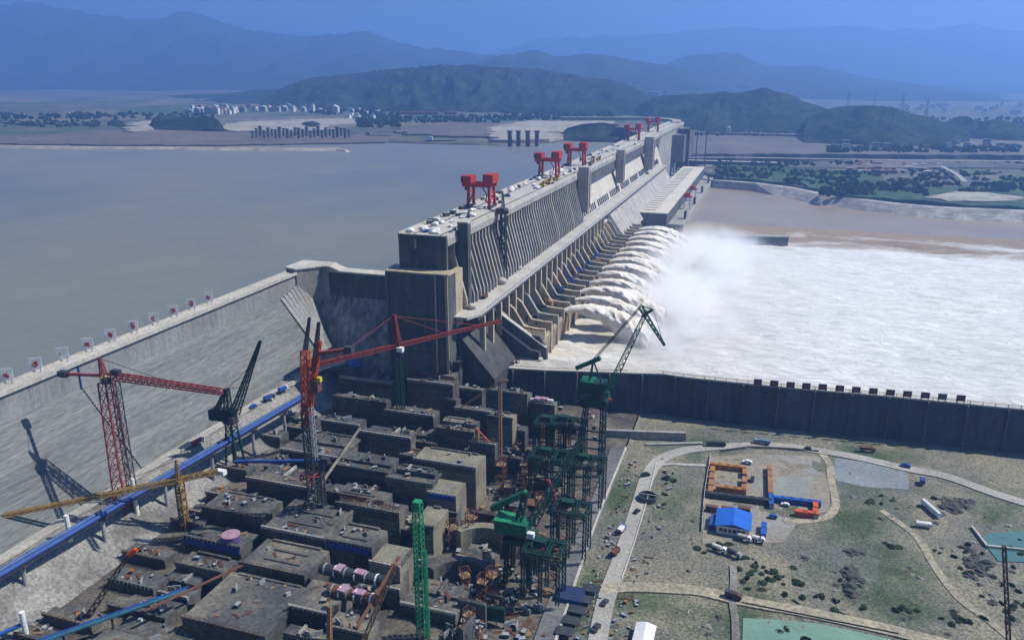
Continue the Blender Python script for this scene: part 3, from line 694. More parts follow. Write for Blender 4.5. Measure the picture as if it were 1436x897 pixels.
# ---------------------------------------------------------------- concrete blocks rising in the foundation pit
rb_ = random.Random(21)
def joints(mb, x0, x1, y0, z0, z1):
    for z in [z0+3*k for k in range(1, int((z1-z0)/3))]: mb.box(x0-.05, x1+.05, y0-.12, y0, z, z+.25)
def block(a, b, z, depth, label, m=pitc, curb=1, clutter=4, zb=54., trench=0, group=None, rebar=0, cat='concrete block'):
    p, q = G(a[0], a[1], z), G(b[0], b[1], z)
    x0, x1 = min(p.x, q.x), max(p.x, q.x); y0 = (p.y+q.y)/2; y1 = y0+depth
    t = thing('dam_block', label, cat, ((x0+x1)/2, (y0+y1)/2, zb), group)
    zr_ = z; ym = y1
    if depth > 11.5 and m is not pitc2 and 'slab' not in label:
        ym = y0+depth*rb_.uniform(.42,.6); zr_ = z+rb_.choice((-3.6,-2.8,1.6,2.6,-2.2))
        MB().box(x0+rb_.uniform(0,3), x1-rb_.uniform(0,4), ym, y1, zb, zr_).build('rear_step', m, t)
        xm = x0+(x1-x0)*rb_.uniform(.3,.7); MB().box(xm, xm+1.2, ym, y1, zr_, zr_+rb_.uniform(1,2)).build('cross_beam', conc if rb_.random() < .3 else pitc, t)
    MB().box(x0, x1, y0, ym, zb, z).build('body', m, t)
    r_ = MB(); xx = x0+.3
    while xx < x1: r_.box(xx-.07, xx+.07, y0-.75, y0-.6, z-.5, z+2.6); xx += 2.4
    for zz in (1.5, 2.5): r_.box(x0, x1, y0-.72, y0-.62, z+zz, z+zz+.13)
    r_.build('guard_rail', [rust, steel, greyp][rb_.randrange(3)], t)
    j = MB(); joints(j, x0, x1, y0, zb, z)
    j.build('lift_lines', pitdk, t) if len(j.v) else None
    if curb:
        w = 1.1; h = rb_.uniform(.8, 2.0)
        MB().box(x0-.3, x1+.3, y0-.3, y0-.3+w, z, z+h).build('edge_beam', conc if rb_.random() < .5 else pitc, t)
        if curb > 1: MB().box(x1-w, x1+.2, y0+1, y1, z, z+h*.9).build('edge_beam', pitc, t)
        if rb_.random() < .5 and zr_ >= z: MB().box(x0+4, x1-4, y1-1.2, y1, zr_, zr_+h*.7).build('edge_beam', pitc, t)
    for k in range(trench):
        yy = y0+(ym-y0)*(.3+.35*k); MB().box(x0+(x1-x0)*.25, x1-(x1-x0)*.2, yy, yy+1.3, z, z+.6).build('trench_cover', pitdk, t)
    # formwork panels hung on the front
    if rb_.random() < .75:
        xx = x0+1
        f = MB()
        while xx < x1-3:
            w = rb_.uniform(2.5, 3.2); f.box(xx, xx+w, y0-.7, y0-.1, z-3.4, z-.4); xx += w
        f.box(x0+.8, x1-.8, y0-.45, y0-.05, z-2.2, z-1.8)
        f.build('formwork', [steel, pitdk, blued, pitdk][rb_.randrange(4)], t)
    if rebar:
        f = MB()
        n = int((x1-x0)/1.6)
        for i in range(n):
            for yy in (ym-1., ym-2.6): f.beam((x0+.8+i*1.6, yy, z-.2), (x0+.8+i*1.6+rb_.uniform(-.2,.2), yy, z+rb_.uniform(2,3.4)), .22)
        f.beam((x0+.5,ym-1,z+1.6),(x1-.5,ym-1,z+1.6),.22).beam((x0+.5,ym-2.6,z+1.6),(x1-.5,ym-2.6,z+1.6),.22).beam((x0+.8,ym-1,z+1.6),(x0+.8,ym-2.6,z+1.6),.22)
        f.build('rebar', rust, t)
    for k in range(clutter*2):
        cx, cy = rb_.uniform(x0+4, x1-5), rb_.uniform(y0+2, y1-1); CL.append((cx, cy, z if cy < ym else zr_))
    BLK.append((x0, x1, y0, y1, z)); return t
CL = []; BLK = []
B = [  # front edge left, right, elevation, depth, label, options
 ((588,505),(646,508),97,14,'high pale topped block at the foot of the stepped dam end',dict()),
 ((465,538),(560,531),84,20,'long low dark block just right of the red lattice tower base',dict(clutter=7)),
 ((569,536),(637,540),88,22,'block with a deep shaded face below the dam end block',dict(rebar=1,clutter=7)),
 ((461,560),(546,563),82,13,'block with blue formwork columns right of the orange crane mast',dict(clutter=6)),
 ((536,578),(610,583),82,16,'block carrying the mast of the long red jib crane',dict(clutter=6)),
 ((449,590),(504,596),81,10,'small flat block beside the orange crane mast',dict(clutter=5)),
 ((500,608),(578,614),80,16,'dark faced block in the middle of the far pit',dict(curb=2)),
 ((610,600),(664,608),82,13,'narrow block between the thin tan mast and the far pit middle',dict(clutter=6)),
 ((637,573),(688,578),84,12,'pinkish topped block left of the thin tan mast',dict(m=pitc,clutter=5)),
 ((682,548),(739,556),86,14,'dark block in front of the guide wall near the shelf',dict(clutter=5)),
 ((683,584),(718,590),82,10,'small yellowish block behind the thin tan mast',dict(m=pitc2,clutter=2)),
 ((742,565),(778,569),80,8,'low block under the guide wall beside the green gantry',dict(clutter=3)),
 ((658,620),(694,625),80,12,'grey block with a green stained top right of the pit middle',dict(clutter=2,rebar=1)),
 ((388,634),(480,640),76,26,'wide flat block under the dark horizontal crane jib',dict(clutter=10,curb=2)),
 ((461,655),(546,664),78,18,'long block with twin beams in the middle of the pit',dict(trench=1,clutter=5)),
 ((578,645),(668,656),82,17,'block with a smooth pale yellowish top right of the pit middle',dict(m=pitc2,clutter=2)),
 ((344,672),(443,688),74,24,'wide flat block left of the pit middle under the dark mast',dict(clutter=10)),
 ((455,692),(540,702),75,20,'block strewn with yellow buckets in the pit middle',dict(clutter=9,trench=1)),
 ((544,668),(604,684),80,13,'stepped block left of the pale cubic block',dict(clutter=3,curb=2)),
 ((600,687),(638,697),78,15,'pale cubic block standing left of the green slewing crane',dict(m=pitc2,clutter=0,curb=0)),
 ((470,707),(560,722),76,14,'long block with pipes just behind the bright green mast',dict(clutter=5,rebar=1)),
 ((578,735),(606,744),76,20,'tall pale block half hidden behind the bright green mast',dict(m=pitc2,clutter=0)),
 ((283,711),(366,728),72,19,'shaded block left of the wide trenched slab',dict(clutter=6)),
 ((366,741),(458,757),74,30,'wide trenched slab in the centre of the near pit',dict(trench=2,clutter=7,curb=2)),
 ((457,756),(520,771),74,17,'narrow block with two beams right of the trenched slab',dict(trench=1,clutter=3)),
 ((518,788),(560,798),74,17,'yellowish open topped box block left of the bright green mast',dict(m=pitc2,clutter=0,curb=2)),
 ((258,752),(336,769),70,18,'dark block holding the pink round tank',dict(clutter=4)),
 ((337,789),(426,810),72,22,'ribbed pale slab in front of the trenched slab',dict(trench=2,clutter=3)),
 ((246,792),(312,806),68,12,'low shaded block between the yellow lattice mast and ribbed slab',dict(clutter=5)),
 ((254,866),(372,893),72,34,'largest plain dark slab in the near foreground pit',dict(clutter=6,curb=2)),
 ((404,850),(462,862),74,20,'small box block right of the largest plain slab',dict(clutter=3,m=pitc)),
 ((457,878),(516,892),75,17,'deep shaded box block below the pink wrapped pipes',dict(clutter=4)),
 ((150,850),(232,868),66,14,'low dark block beneath the blue and green conveyor',dict(clutter=5)),
 ((120,905),(235,925),68,22,'block at the lower left edge of the pit',dict(clutter=5)),
 ((380,912),(450,930),70,14,'block cut by the bottom edge of the view',dict(clutter=4)),
]
for a, b_, z, dp, lab, kw in B: block(a, b_, z, dp, lab, **kw)
# lower intermediate steps that fill the joints between the blocks
n = 0
steps = [((430,525),(500,521),74,16),((500,548),(540,550),76,10),((640,545),(676,549),80,12),((610,560),(640,562),78,14),((700,602),(735,606),70,10),((640,645),(668,640),70,12),((440,612),(500,618),72,14),((575,620),(612,624),74,12),
 ((395,600),(440,602),70,14),((560,640),(590,642),72,10),((440,672),(462,676),70,12),((600,715),(640,722),68,14),((545,740),(580,748),66,14),((425,700),(460,706),68,14),((338,700),(372,706),67,14),((520,820),(560,828),66,14),((310,835),(345,842),66,16),((215,830),(262,842),63,16),
 ((560,790),(600,800),64,18),((480,835),(520,842),68,14),((700,640),(730,646),66,12),((640,780),(690,790),62,18),((560,850),(640,862),62,20),((370,655),(400,660),70,12),((240,730),(280,738),66,14),((60,862),(128,880),66,12),((150,812),(215,826),67,10),((170,775),(232,786),67,9),((20,890),(60,900),65,12),((305,655),(345,662),69,9),((362,612),(395,612),70,10),((290,690),(330,700),68,8),((380,585),(420,584),71,10),((262,716),(284,720),67,8)]
for k, (a, b_, z, dp) in enumerate(steps):
    block(a, b_, z, dp, 'low grey concrete step filling a joint between the taller pit blocks', m=[pitc,pitc,concd][k%3], curb=1, clutter=5, group='low steps between the pit blocks')
# curved concrete draft tube walls on the right of the pit
def curved(cx, cy, z0, z1, r, a0, a1, th, m, label):
    rows = []
    for i in range(15):
        a = math.radians(a0+(a1-a0)*i/14); c, s_ = math.cos(a), math.sin(a)
        rows.append([(cx+c*r,cy+s_*r,z0),(cx+c*r,cy+s_*r,z1),(cx+c*(r+th),cy+s_*(r+th),z1),(cx+c*(r+th),cy+s_*(r+th),z0),(cx+c*r,cy+s_*r,z0)])
    mb = MB().grid(rows); mb.f += [(0,1,2,3), tuple(14*5+i for i in (3,2,1,0))]
    return single('curved_wall', mb, m, label, 'curved wall', smooth=False, fix=True)
p = G(680,760,66); curved(p.x, p.y-6, 54, 68, 16, 40, 150, 5, pitc2, 'curved concrete wall with a pale yellowish top left of the green slewing crane')
p = G(650,812,62); curved(p.x, p.y-6, 54, 66, 15, 30, 165, 4, pitc, 'curved ribbed concrete wall right of the bright green mast')
p = G(785,700,62); curved(p.x-6, p.y, 52, 60, 13, -60, 60, 2.5, pitdk, 'dark curved wall behind the red hose near the grey site lane')
# big wrapped pipes
def pipe(a, b_, z, r, m, lab):
    p, q = G(*a, z), G(*b_, z); t = thing('wrapped_pipe', lab, 'pipe', tuple(p-Vector((0,0,r))))
    MB().tube(p, q, r, 14).build('shell', m, t)
    for k in range(6):
        c = p.lerp(q, .08+k*.16); d = (q-p).normalized()*.35
        MB().tube(c-d, c+d, r*1.08, 14).build('band', white if k%2 else greyp, t)
    for k in (.3, .62): c = p.lerp(q, k); m_ = MB(); m_.cbox((c.x,c.y,c.z+r*.7), 5, 3.6, .9, k*5); m_.build('sheeting', pink, t)
    return t
pipe((450,796),(540,815),75,2.6,steel,'long steel pipe with pink sheeting crossing the near pit blocks')
pipe((462,826),(530,842),75.5,2.6,rust,'second steel pipe with pink sheeting nearer the bottom of the view')
pipe((744,560),(776,562),82,1.3,white,'short pale pipe ending in a pink cap under the guide wall')
# pink round tank
p = G(324,752,73); t = thing('round_tank', 'pink topped round tank standing on a dark pit block', 'tank', (p.x,p.y,70))
MB().tube((p.x,p.y,70),(p.x,p.y,74),4.2,20).build('shell', mat('violet_tank_paint',(.12,.08,.22),(.09,.06,.18),.3), t); MB().tube((p.x,p.y,74),(p.x,p.y,74.5),4.5,20).build('lid', pink, t)
# timber and steel walkway bridging blocks
for (a, b_, z, lab) in (((435,700),(505,600),83,'long pale inclined walkway between the middle pit blocks'),((205,855),(345,790),74,'narrow plank walkway beside the yellow lattice mast'),((560,780),(500,880),78,'dark walkway along the joint beside the box block')):
    p, q = G(*a, z), G(*b_, z-2); single('walkway', MB().beam(p, q, 1.5, .5), pitc2 if '700' in str(a) else rust, lab, 'walkway')

# clutter on the block tops: counted kinds copied from prototypes
def proto(name, cat, group, label, parts):
    t = thing(name, label, cat, (0,0,0), group); t['_o'] = [0.,0.,0.]
    for nm, mb, m in parts: mb.build(nm, m, t)
    return [t, True]
m1 = MB(); 
for k in range(5): m1.box(-2.2,2.2,-1+k*.42,-.7+k*.42,.2,.5+.1*(k%2))
m1.box(-2.2,-1.9,-1.1,1.1,0,.2); m1.box(1.6,1.9,-1.1,1.1,0,.2)
b1 = MB()
for k in range(6): b1.beam((-3,-.6+k*.25,.25+.1*(k%2)),(3,-.5+k*.22,.25+.1*(k%2)),.2)
b1.beam((-1.8,-.8,.35),(-1.8,.9,.35),.25).beam((1.8,-.8,.35),(1.8,.9,.35),.25)
def crate(mm, sx, sy, sz): return [('box', MB().box(-sx/2,sx/2,-sy/2,sy/2,0,sz), mm), ('lid', MB().box(-sx/2-.1,sx/2+.1,-sy/2-.1,sy/2+.1,sz,sz+.15), greyp)]
KIN = [proto('timber_stack','timber','timber stacks on the pit blocks','small raw timber stack lying on a pit block',[('planks', m1, timber)]),
       proto('rebar_bundle','rebar','rebar bundles on the pit blocks','bundle of rusty steel bars lying on a pit block',[('bars', b1, rust)]),
       proto('tool_box','tool box','dark tool boxes on the pit blocks','dark steel tool box standing on a pit block',crate(steel,2.4,1.6,1.5)),
       proto('tool_box','tool box','white tool boxes on the pit blocks','small white tool box standing on a pit block',crate(white,1.9,1.3,1.2)),
       proto('concrete_bucket','bucket','orange buckets on the pit blocks','orange conical concrete bucket standing on a pit block',[('bucket', MB().tube((0,0,.4),(0,0,2.0),.6,10,1.0), orang), ('leg_frame', MB().box(-.7,.7,-.1,.1,0,.4), steel)]),
       proto('generator','generator','blue generators on the pit blocks','blue generator set standing on a pit block',crate(bluep,2.6,1.4,1.6)),
       proto('shuttering','formwork','formwork panels on the pit blocks','grey formwork panel leaning on a pit block',[('panel', MB().box(-2,2,-.2,.2,0,2.6), greyp), ('prop', MB().beam((0,.2,2),(0,1.6,0),.2), rust)]),
       proto('roller_drum','drum','pale drums on the pit blocks','pale drum standing on a pit block',[('drum', MB().tube((0,0,0),(0,0,1.6),.9,12), tanc), ('rim', MB().tube((0,0,1.6),(0,0,1.75),1.0,12), rust)])]
def put(kin, loc, rz, sc=1., where=None):
    if where:
        was = kin[1]; kin[1] = False; o = put(kin, loc, rz, sc); kin[1] = was
        o['label'] = o['label'].replace('a pit block', where[0]); o['group'] = o['group'].replace('on the pit blocks', where[1]); return o
    if kin[1]: kin[1] = False; o = kin[0]; o.location = loc; o.rotation_euler.z = rz; o.scale = (sc,)*3 if isinstance(sc, (int, float)) else sc
    else: o = dup(kin[0], loc, rz, sc=sc)
    return o
for i_, c in enumerate(CL):
    if i_ < 8: put(KIN[i_], c, rb_.uniform(0, 3.1)); continue
    put(KIN[rb_.choices(range(8), [6,6,6,2,.8,.8,5,3])[0]], c, rb_.uniform(0, 3.1), rb_.uniform(.45, 1.1))
# workings on the lower floor right of the blocks
def inside(x, y): return any(x0-2 < x < x1+2 and y0-2 < y < y1+2 for x0, x1, y0, y1, z in BLK)
n = 0
while n < 420:
    px, py = rb_.uniform(590, 850), rb_.uniform(560, 896)
    # the floor strip between the blocks and the grey lane
    lim = 850-(py-640)*.30 if py > 640 else 850
    if px > lim-14 or px < 640-(py-600)*.25: continue
    p = G(px, py, 57.); 
    if inside(p.x, p.y): continue
    put(KIN[rb_.choices(range(8), [6,7,6,2,1.0,1,5,3])[0]], (p.x, p.y, gh(p.x,p.y) if p.x > -101 else 57.), rb_.uniform(0, 3.1), rb_.uniform(.7, 1.3), ('the pit floor', 'on the pit floor')); n += 1
# scaffold frames rising from the floor
sc0 = thing('scaffold', 'rusty scaffold tower standing on the pit floor', 'scaffold', (0,0,0), 'scaffold towers on the pit floor'); sc0['_o'] = [0.,0.,0.]
MB().lattice((0,0,0),(0,0,13),4,4,4,.32,.2).build('frame', rust, sc0); MB().box(-2.2,2.2,-2.2,2.2,9.6,9.9).build('platform', timber, sc0)
sc1 = [sc0, True]; k = 0
while k < 34:
    px, py = rb_.uniform(625, 835), rb_.uniform(600, 890); lim = 840-(py-640)*.30
    if px > lim-20: continue
    p = G(px, py, 60.)
    if inside(p.x, p.y) or p.x > -104: k += .2; continue
    put(sc1, (p.x, p.y, 56.5), rb_.uniform(0, 1.5), rb_.uniform(.7, 1.2)); k += 1
# sheds, dark bays and rebar mats on the right floor
for k in range(26):
    px, py = rb_.uniform(640, 800), rb_.uniform(600, 880); lim = 835-(py-640)*.30
    p = G(px, py, 60.)
    if px > lim-20 or inside(p.x, p.y) or p.x > -104: continue
    m = MB(); sx, sy, sz = rb_.uniform(6,13), rb_.uniform(4,9), rb_.uniform(2,7)
    t = thing('form_box', 'dark timber formwork box standing on the right side of the pit floor', 'formwork', (p.x,p.y,56), 'formwork boxes on the pit floor', rb_.uniform(-.2,.2))
    MB().box(-sx/2,sx/2,-sy/2,sy/2,0,sz).build('shell', [pitdk, pitc, rust, pitdk, concd][k%5], t)
    f = MB()
    for i in range(int(sx/1.2)): f.beam((-sx/2+.5+i*1.2, -sy/2-.15, 0),(-sx/2+.5+i*1.2,-sy/2-.15,sz+.8),.22)
    f.beam((-sx/2,-sy/2-.15,sz*.7),(sx/2,-sy/2-.15,sz*.7),.25); f.build('ribs', [timber, rust, steel][k%3], t)
# taller shuttered walls and steelwork crowding the right side of the pit floor
for k in range(44):
    px, py = rb_.uniform(650, 840), rb_.uniform(590, 890); lim = 838-(py-640)*.30
    p = G(px, py, 60.)
    if px > lim-14 or inside(p.x, p.y) or p.x > -100: continue
    t = thing('shuttered_wall', 'tall dark shuttered wall segment with starter bars on the right pit floor', 'wall', (p.x,p.y,55), 'shuttered wall segments on the pit floor', rb_.choice((0, 1.57, .1, 1.4)))
    L_, h_ = rb_.uniform(7, 16), rb_.uniform(5, 12); t['_o'] = [0.,0.,0.]
    MB().box(-L_/2,L_/2,-.9,.9,0,h_).build('wall', [concd, pitdk, pitc, greend][k%4], t)
    f = MB()
    for i in range(int(L_/.9)): f.beam((-L_/2+.4+i*.9,0,h_),(-L_/2+.4+i*.9+rb_.uniform(-.2,.2),rb_.uniform(-.3,.3),h_+rb_.uniform(1.5,3.2)),.18)
    f.beam((-L_/2,0,h_+.9),(L_/2,0,h_+.9),.18); f.build('starter_bars', rust, t)
    for sx in (-.3,.3): MB().beam((sx*L_,-.9,h_*.7),(sx*L_,-3.6,0),.35).build('prop', greend if k%2 else steel, t)
# ---------------------------------------------------------------- cranes
def V(*a): return Vector(a)
def column_at(px, py, z): return G(px, py, z)
# red tower crane on the left
b_ = G(187,752,58); Yc = b_.y; top = PY(146,528,Yc); tip = PY(310,549,Yc); tail = PY(88,524,Yc); apex = PY(139,502,Yc)
b_ = V(top.x, Yc, 58)
t = thing('tower_crane', 'red and dark lattice tower crane in front of the long cofferdam slope at left', 'tower crane', tuple(b_))
MB().box(b_.x-4,b_.x+4,Yc-4,Yc+4,57,59.5).build('base', pitc, t)
MB().lattice(b_+V(0,0,1), V(b_.x,Yc,top.z-3), 7.5, 4.6, 13, .55, .3).build('mast', redd, t)
MB().lattice(V(b_.x+3.0,Yc+3,59), V(b_.x+3.2,Yc+3,top.z-4), 3.0, 3.0, 13, .4, .22).build('climbing_frame', steel, t)
MB().tube((b_.x,Yc,top.z-3),(b_.x,Yc,top.z-.5),2.2,12).build('slewing_ring', yelb, t)
MB().lattice(V(b_.x+2,Yc,top.z+1), tip, 3.0, 2.2, 18, .5, .3).build('jib', redd, t)
MB().beam(V(b_.x-2,Yc,top.z+.5), tail, 1.6, 1.2).build('counter_jib', redd, t)
MB().box(tail.x-2,tail.x+3,Yc-1.6,Yc+1.6,tail.z-1.4,tail.z+1.6).build('counterweight', steel, t)
MB().lattice(V(b_.x,Yc,top.z), V(b_.x-1,Yc,apex.z), 2.6, .8, 4, .4, .25).build('peak', redd, t)
MB().box(b_.x+1.5,b_.x+5,Yc-3.6,Yc-1,top.z-2.5,top.z+.6).build('cab', steel, t)
MB().cbox((b_.x+8,Yc,top.z+1.6),4.5,2.6,3).build('winch_house', steel, t)
MB().beam(V(b_.x-1,Yc,apex.z), tip.lerp(V(b_.x+2,Yc,top.z+1),.35), .22).beam(V(b_.x-1,Yc,apex.z), tail, .22).build('stay_ropes', steel, t)
# dark portal crane
b_ = G(318,662,62); Yc = b_.y; pv_ = PY(322,578,Yc)
t = thing('portal_crane', 'dark green level luffing crane with a raised boom beside the blue conveyor', 'crane', (b_.x,Yc,62))
c = V(pv_.x,Yc,pv_.z-6)
for sx in (-1,1):
    for sy in (-1,1): MB().beam((c.x+sx*4.2,Yc+sy*4.2,62),(c.x+sx*2.4,Yc+sy*2.4,c.z-7),1.1).build('leg', greend, t)
MB().lattice(V(c.x,Yc,c.z-9), c, 5, 4.5, 2, .6, .4).build('turret', greend, t)
MB().tube(c-V(0,0,.3), c+V(0,0,1),4.5,14).build('slewing_ring', steel, t)
h0 = PY(288,598,Yc)
MB().cbox((c.x-5,Yc,c.z+1),15,7,6).build('machine_house', mat('blue_black_paint',(.015,.03,.05),(.01,.02,.035),.2), t)
MB().cbox((c.x+4,Yc-3.5,c.z+1),3.4,3,4).build('cab', steel, t)
bt = PY(365,478,Yc)
MB().lattice(V(c.x+3,Yc,c.z+5), bt, 4.2, .9, 11, .6, .34).build('boom', greend, t)
at = PY(318,545,Yc); MB().lattice(V(c.x-1,Yc,c.z+6), at, 3.6, 2., 4, .5, .35).build('back_frame', greend, t)
MB().beam(at, PY(297,588,Yc), 2.0, 2.6).build('counterweight', steel, t)
MB().beam(at, c.lerp(bt,.7), .3).beam(at, c.lerp(bt,.45), .3).build('stay_ropes', steel, t)
# orange red crane with two lattice masts
b_ = G(441,706,78); Yc = b_.y; tp = PY(433,560,Yc)
t = thing('tower_crane', 'orange red luffing crane with an upright folded boom above a dark square mast', 'tower crane', tuple(b_))
MB().lattice(b_, V(b_.x,Yc,PY(436,575,Yc).z), 4.2, 4.0, 12, .55, .3).build('mast', steel, t)
MB().lattice(V(b_.x+3.,Yc-1,PY(436,640,Yc).z), V(b_.x+3.,Yc-1,PY(436,570,Yc).z), 2, 2, 6, .4, .3).build('climbing_frame', greyp, t)
z1 = PY(436,572,Yc).z; z2 = PY(428,484,Yc).z
MB().tube((b_.x,Yc,z1-1),(b_.x,Yc,z1+1.5),2.8,12).build('slewing_ring', redd, t)
MB().lattice(PY(431,585,Yc), PY(428,492,Yc), 3.8, 3.2, 9, .55, .34).build('tower_head', orangr, t)
MB().lattice(PY(430,598,Yc), PY(448,478,Yc), 2.2, 1.5, 11, .55, .32).build('boom', orangr, t)
MB().lattice(PY(441,520,Yc), PY(447,452,Yc), 2.4, .8, 7, .45, .3).build('mast_top', steel, t)
MB().lattice(PY(428,492,Yc), PY(434,445,Yc), 1.6, .7, 5, .4, .25).build('back_frame', steel, t)
MB().cbox(tuple(PY(444,548,Yc)),4,4,6).build('machine_house', rust, t); MB().cbox(tuple(PY(448,535,Yc)),2,2,2.4).build('cab', yelb, t)
MB().beam(PY(448,495,Yc), PY(490,490,Yc), 2.4, 1.8).build('counter_jib', redd, t)
MB().cbox(tuple(PY(490,494,Yc)),4,3,3).build('counterweight', steel, t)
MB().lattice(V(b_.x-1,Yc,PY(441,672,Yc).z), V(b_.x-1,Yc,PY(441,664,Yc).z), 7, 7, 1, .6, .5).build('collar', redd, t)
# long red jib crane
b_ = G(562,572,82); Yc = b_.y; zj = ZV(b_.x, Yc, 484)
t = thing('tower_crane', 'red hammerhead tower crane with a very long horizontal jib in front of the dam end', 'tower crane', tuple(b_))
MB().lattice(b_, V(b_.x,Yc,zj-3), 3.8, 3.6, 9, .7, .35).build('mast', greend, t)
ja, jb, jc = V(b_.x, Yc, zj), G(702,450,zj), G(428,500,zj)
d = (jb-ja); 
MB().lattice(ja, jb, 2.2, 1.6, 20, .5, .28).build('jib', mat('dull_jib_red',(.22,.035,.03),(.13,.025,.02),.3), t)
d2 = -d.normalized()*(jc-ja).length
MB().lattice(ja, ja+d2, 2.2, 2., 14, .5, .28).build('counter_jib', MATS['dull_jib_red'], t)
MB().cbox(tuple(ja+d2-V(0,0,3)),4,3,3.5).build('counterweight', redd, t)
MB().lattice(ja, V(b_.x-2,Yc,ZV(b_.x,Yc,442)), 3., 1.4, 5, .8, .5).build('peak', MATS['dull_jib_red'], t)
pk = V(b_.x-2,Yc,ZV(b_.x,Yc,443))
MB().beam(pk, ja+d*.45, .35).beam(pk, ja+d2*.8, .35).beam(pk, ja+d*.8, .3).build('stay_ropes', redd, t)
MB().cbox((b_.x+2.5,Yc-2,zj-3.4),4,3,3).build('cab', white, t); MB().cbox((b_.x-.5,Yc,zj-3),4.5,4.5,3).build('slewing_ring', steel, t)
# dark crane with horizontal jib in the middle of the pit
b_ = G(447,718,74); Yc = b_.y+6; zj = ZV(b_.x,Yc,645)
t = thing('pit_crane', 'dark steel crane with a level jib pointing left over the wide flat pit block', 'crane', tuple(b_))
b_.x -= 1.5
MB().lattice(V(b_.x,Yc,74), V(b_.x,Yc,zj), 3., 3., 7, .6, .35).build('mast', steel, t)
MB().beam(V(b_.x+3,Yc,zj), G(330,647,zj), 1.5, 1.4).build('jib', blued, t); MB().cbox((b_.x+4,Yc,zj-1.5),4,3,3.2).build('machine_house', steel, t)
# bright green mast at the bottom
zt = 122.; b2 = G(585,705,zt); m_ = 50.
t = thing('lattice_mast', 'bright green lattice mast standing upright at the bottom of the view', 'crane mast', (b2.x,b2.y,m_))
MB().lattice(V(b2.x,b2.y,m_), V(b2.x,b2.y,zt), 3.6, 3.2, 26, .42, .24).build('mast', greenp, t)
MB().lattice(V(b2.x+2.9,b2.y,m_), V(b2.x+2.6,b2.y,zt-22), 1.3, 1.2, 24, .25, .15).build('ladder_cage', greenp, t)
MB().box(b2.x-1.6,b2.x+1.6,b2.y-1.6,b2.y+1.6,zt-.2,zt+1).build('head', greenp, t)
# green slewing crane on tall trestle with luffing boom (right, by the guide wall)
def slewer(base, zb, bodypx, lab, size=1., yaw=0., redspot=True):
    pass
b_ = G(838,652,56); Yc = b_.y; bd = PY(836,545,Yc)
t = thing('slewing_crane', 'tall green slewing crane with a raised boom and fly jib against the white foam', 'crane', (bd.x,Yc,52))
zz = bd.z
for sx in (-1,1):
    for sy in (-1,1): MB().lattice((bd.x+sx*8-3,Yc+sy*7,52),(bd.x+sx*5,Yc+sy*4,zz-6),1.7,1.5,9,.5,.3).build('leg', greend, t)
for z in (64, 76):
    m = MB()
    for a, c in (((-8,-7),(8,-7)),((-8,7),(8,7)),((-8,-7),(-8,7)),((8,-7),(8,7))): m.beam((bd.x+a[0]*.85-1,Yc+a[1]*.85,z),(bd.x+c[0]*.85-1,Yc+c[1]*.85,z),.9)
    m.build('cross_frame', greend, t)
MB().box(bd.x-9,bd.x+8,Yc-6,Yc+6,zz-8,zz-5.5).build('portal_beam', greend, t)
MB().tube((bd.x+1,Yc,zz-5.5),(bd.x+1,Yc,zz-2),4.2,16).build('slewing_ring', steel, t)
hs = MB(); hs.box(bd.x-9,bd.x+6,Yc-5,Yc+5,zz-2,zz+5.2); hs.build('machine_house', greend, t)
MB().box(bd.x-9.4,bd.x-1,Yc-5.2,Yc+5.2,zz+5.2,zz+5.8).build('house_roof', greenm, t)
MB().box(bd.x+5.5,bd.x+9,Yc-6,Yc-3,zz-2.5,zz+1.).build('cab', greenm, t); MB().box(bd.x+9,bd.x+11,Yc-6.2,Yc-5,zz-4.5,zz-3).build('hook_block', redp, t)
af = PY(832,505,Yc); MB().beam((bd.x-4,Yc-3,zz+5),af,.9).beam((bd.x-4,Yc+3,zz+5),af,.9).beam((bd.x+3,Yc,zz+5),af,.8).build('back_frame', greend, t)
MB().beam(PY(808,516,Yc), PY(842,502,Yc), 2.4, 2.4).build('counterweight', greenm, t)
bt = PY(907,436,Yc); r0 = PY(853,548,Yc)
MB().lattice(r0, bt, 4.0, 1.8, 14, .6, .32).build('boom', greenm, t)
MB().lattice(af, PY(898,430,Yc), 1.2, 1.0, 12, .32, .2).build('luffing_strut', greend, t)
MB().lattice(PY(898,430,Yc), PY(932,484,Yc), 2.4, .9, 8, .5, .3).build('fly_jib', greenm, t)
MB().beam(PY(915,434,Yc), PY(900,444,Yc), 1.4).beam(PY(916,434,Yc), PY(930,480,Yc), .25).beam(PY(898,428,Yc),PY(916,434,Yc),.5).build('head_sheave', greend, t)
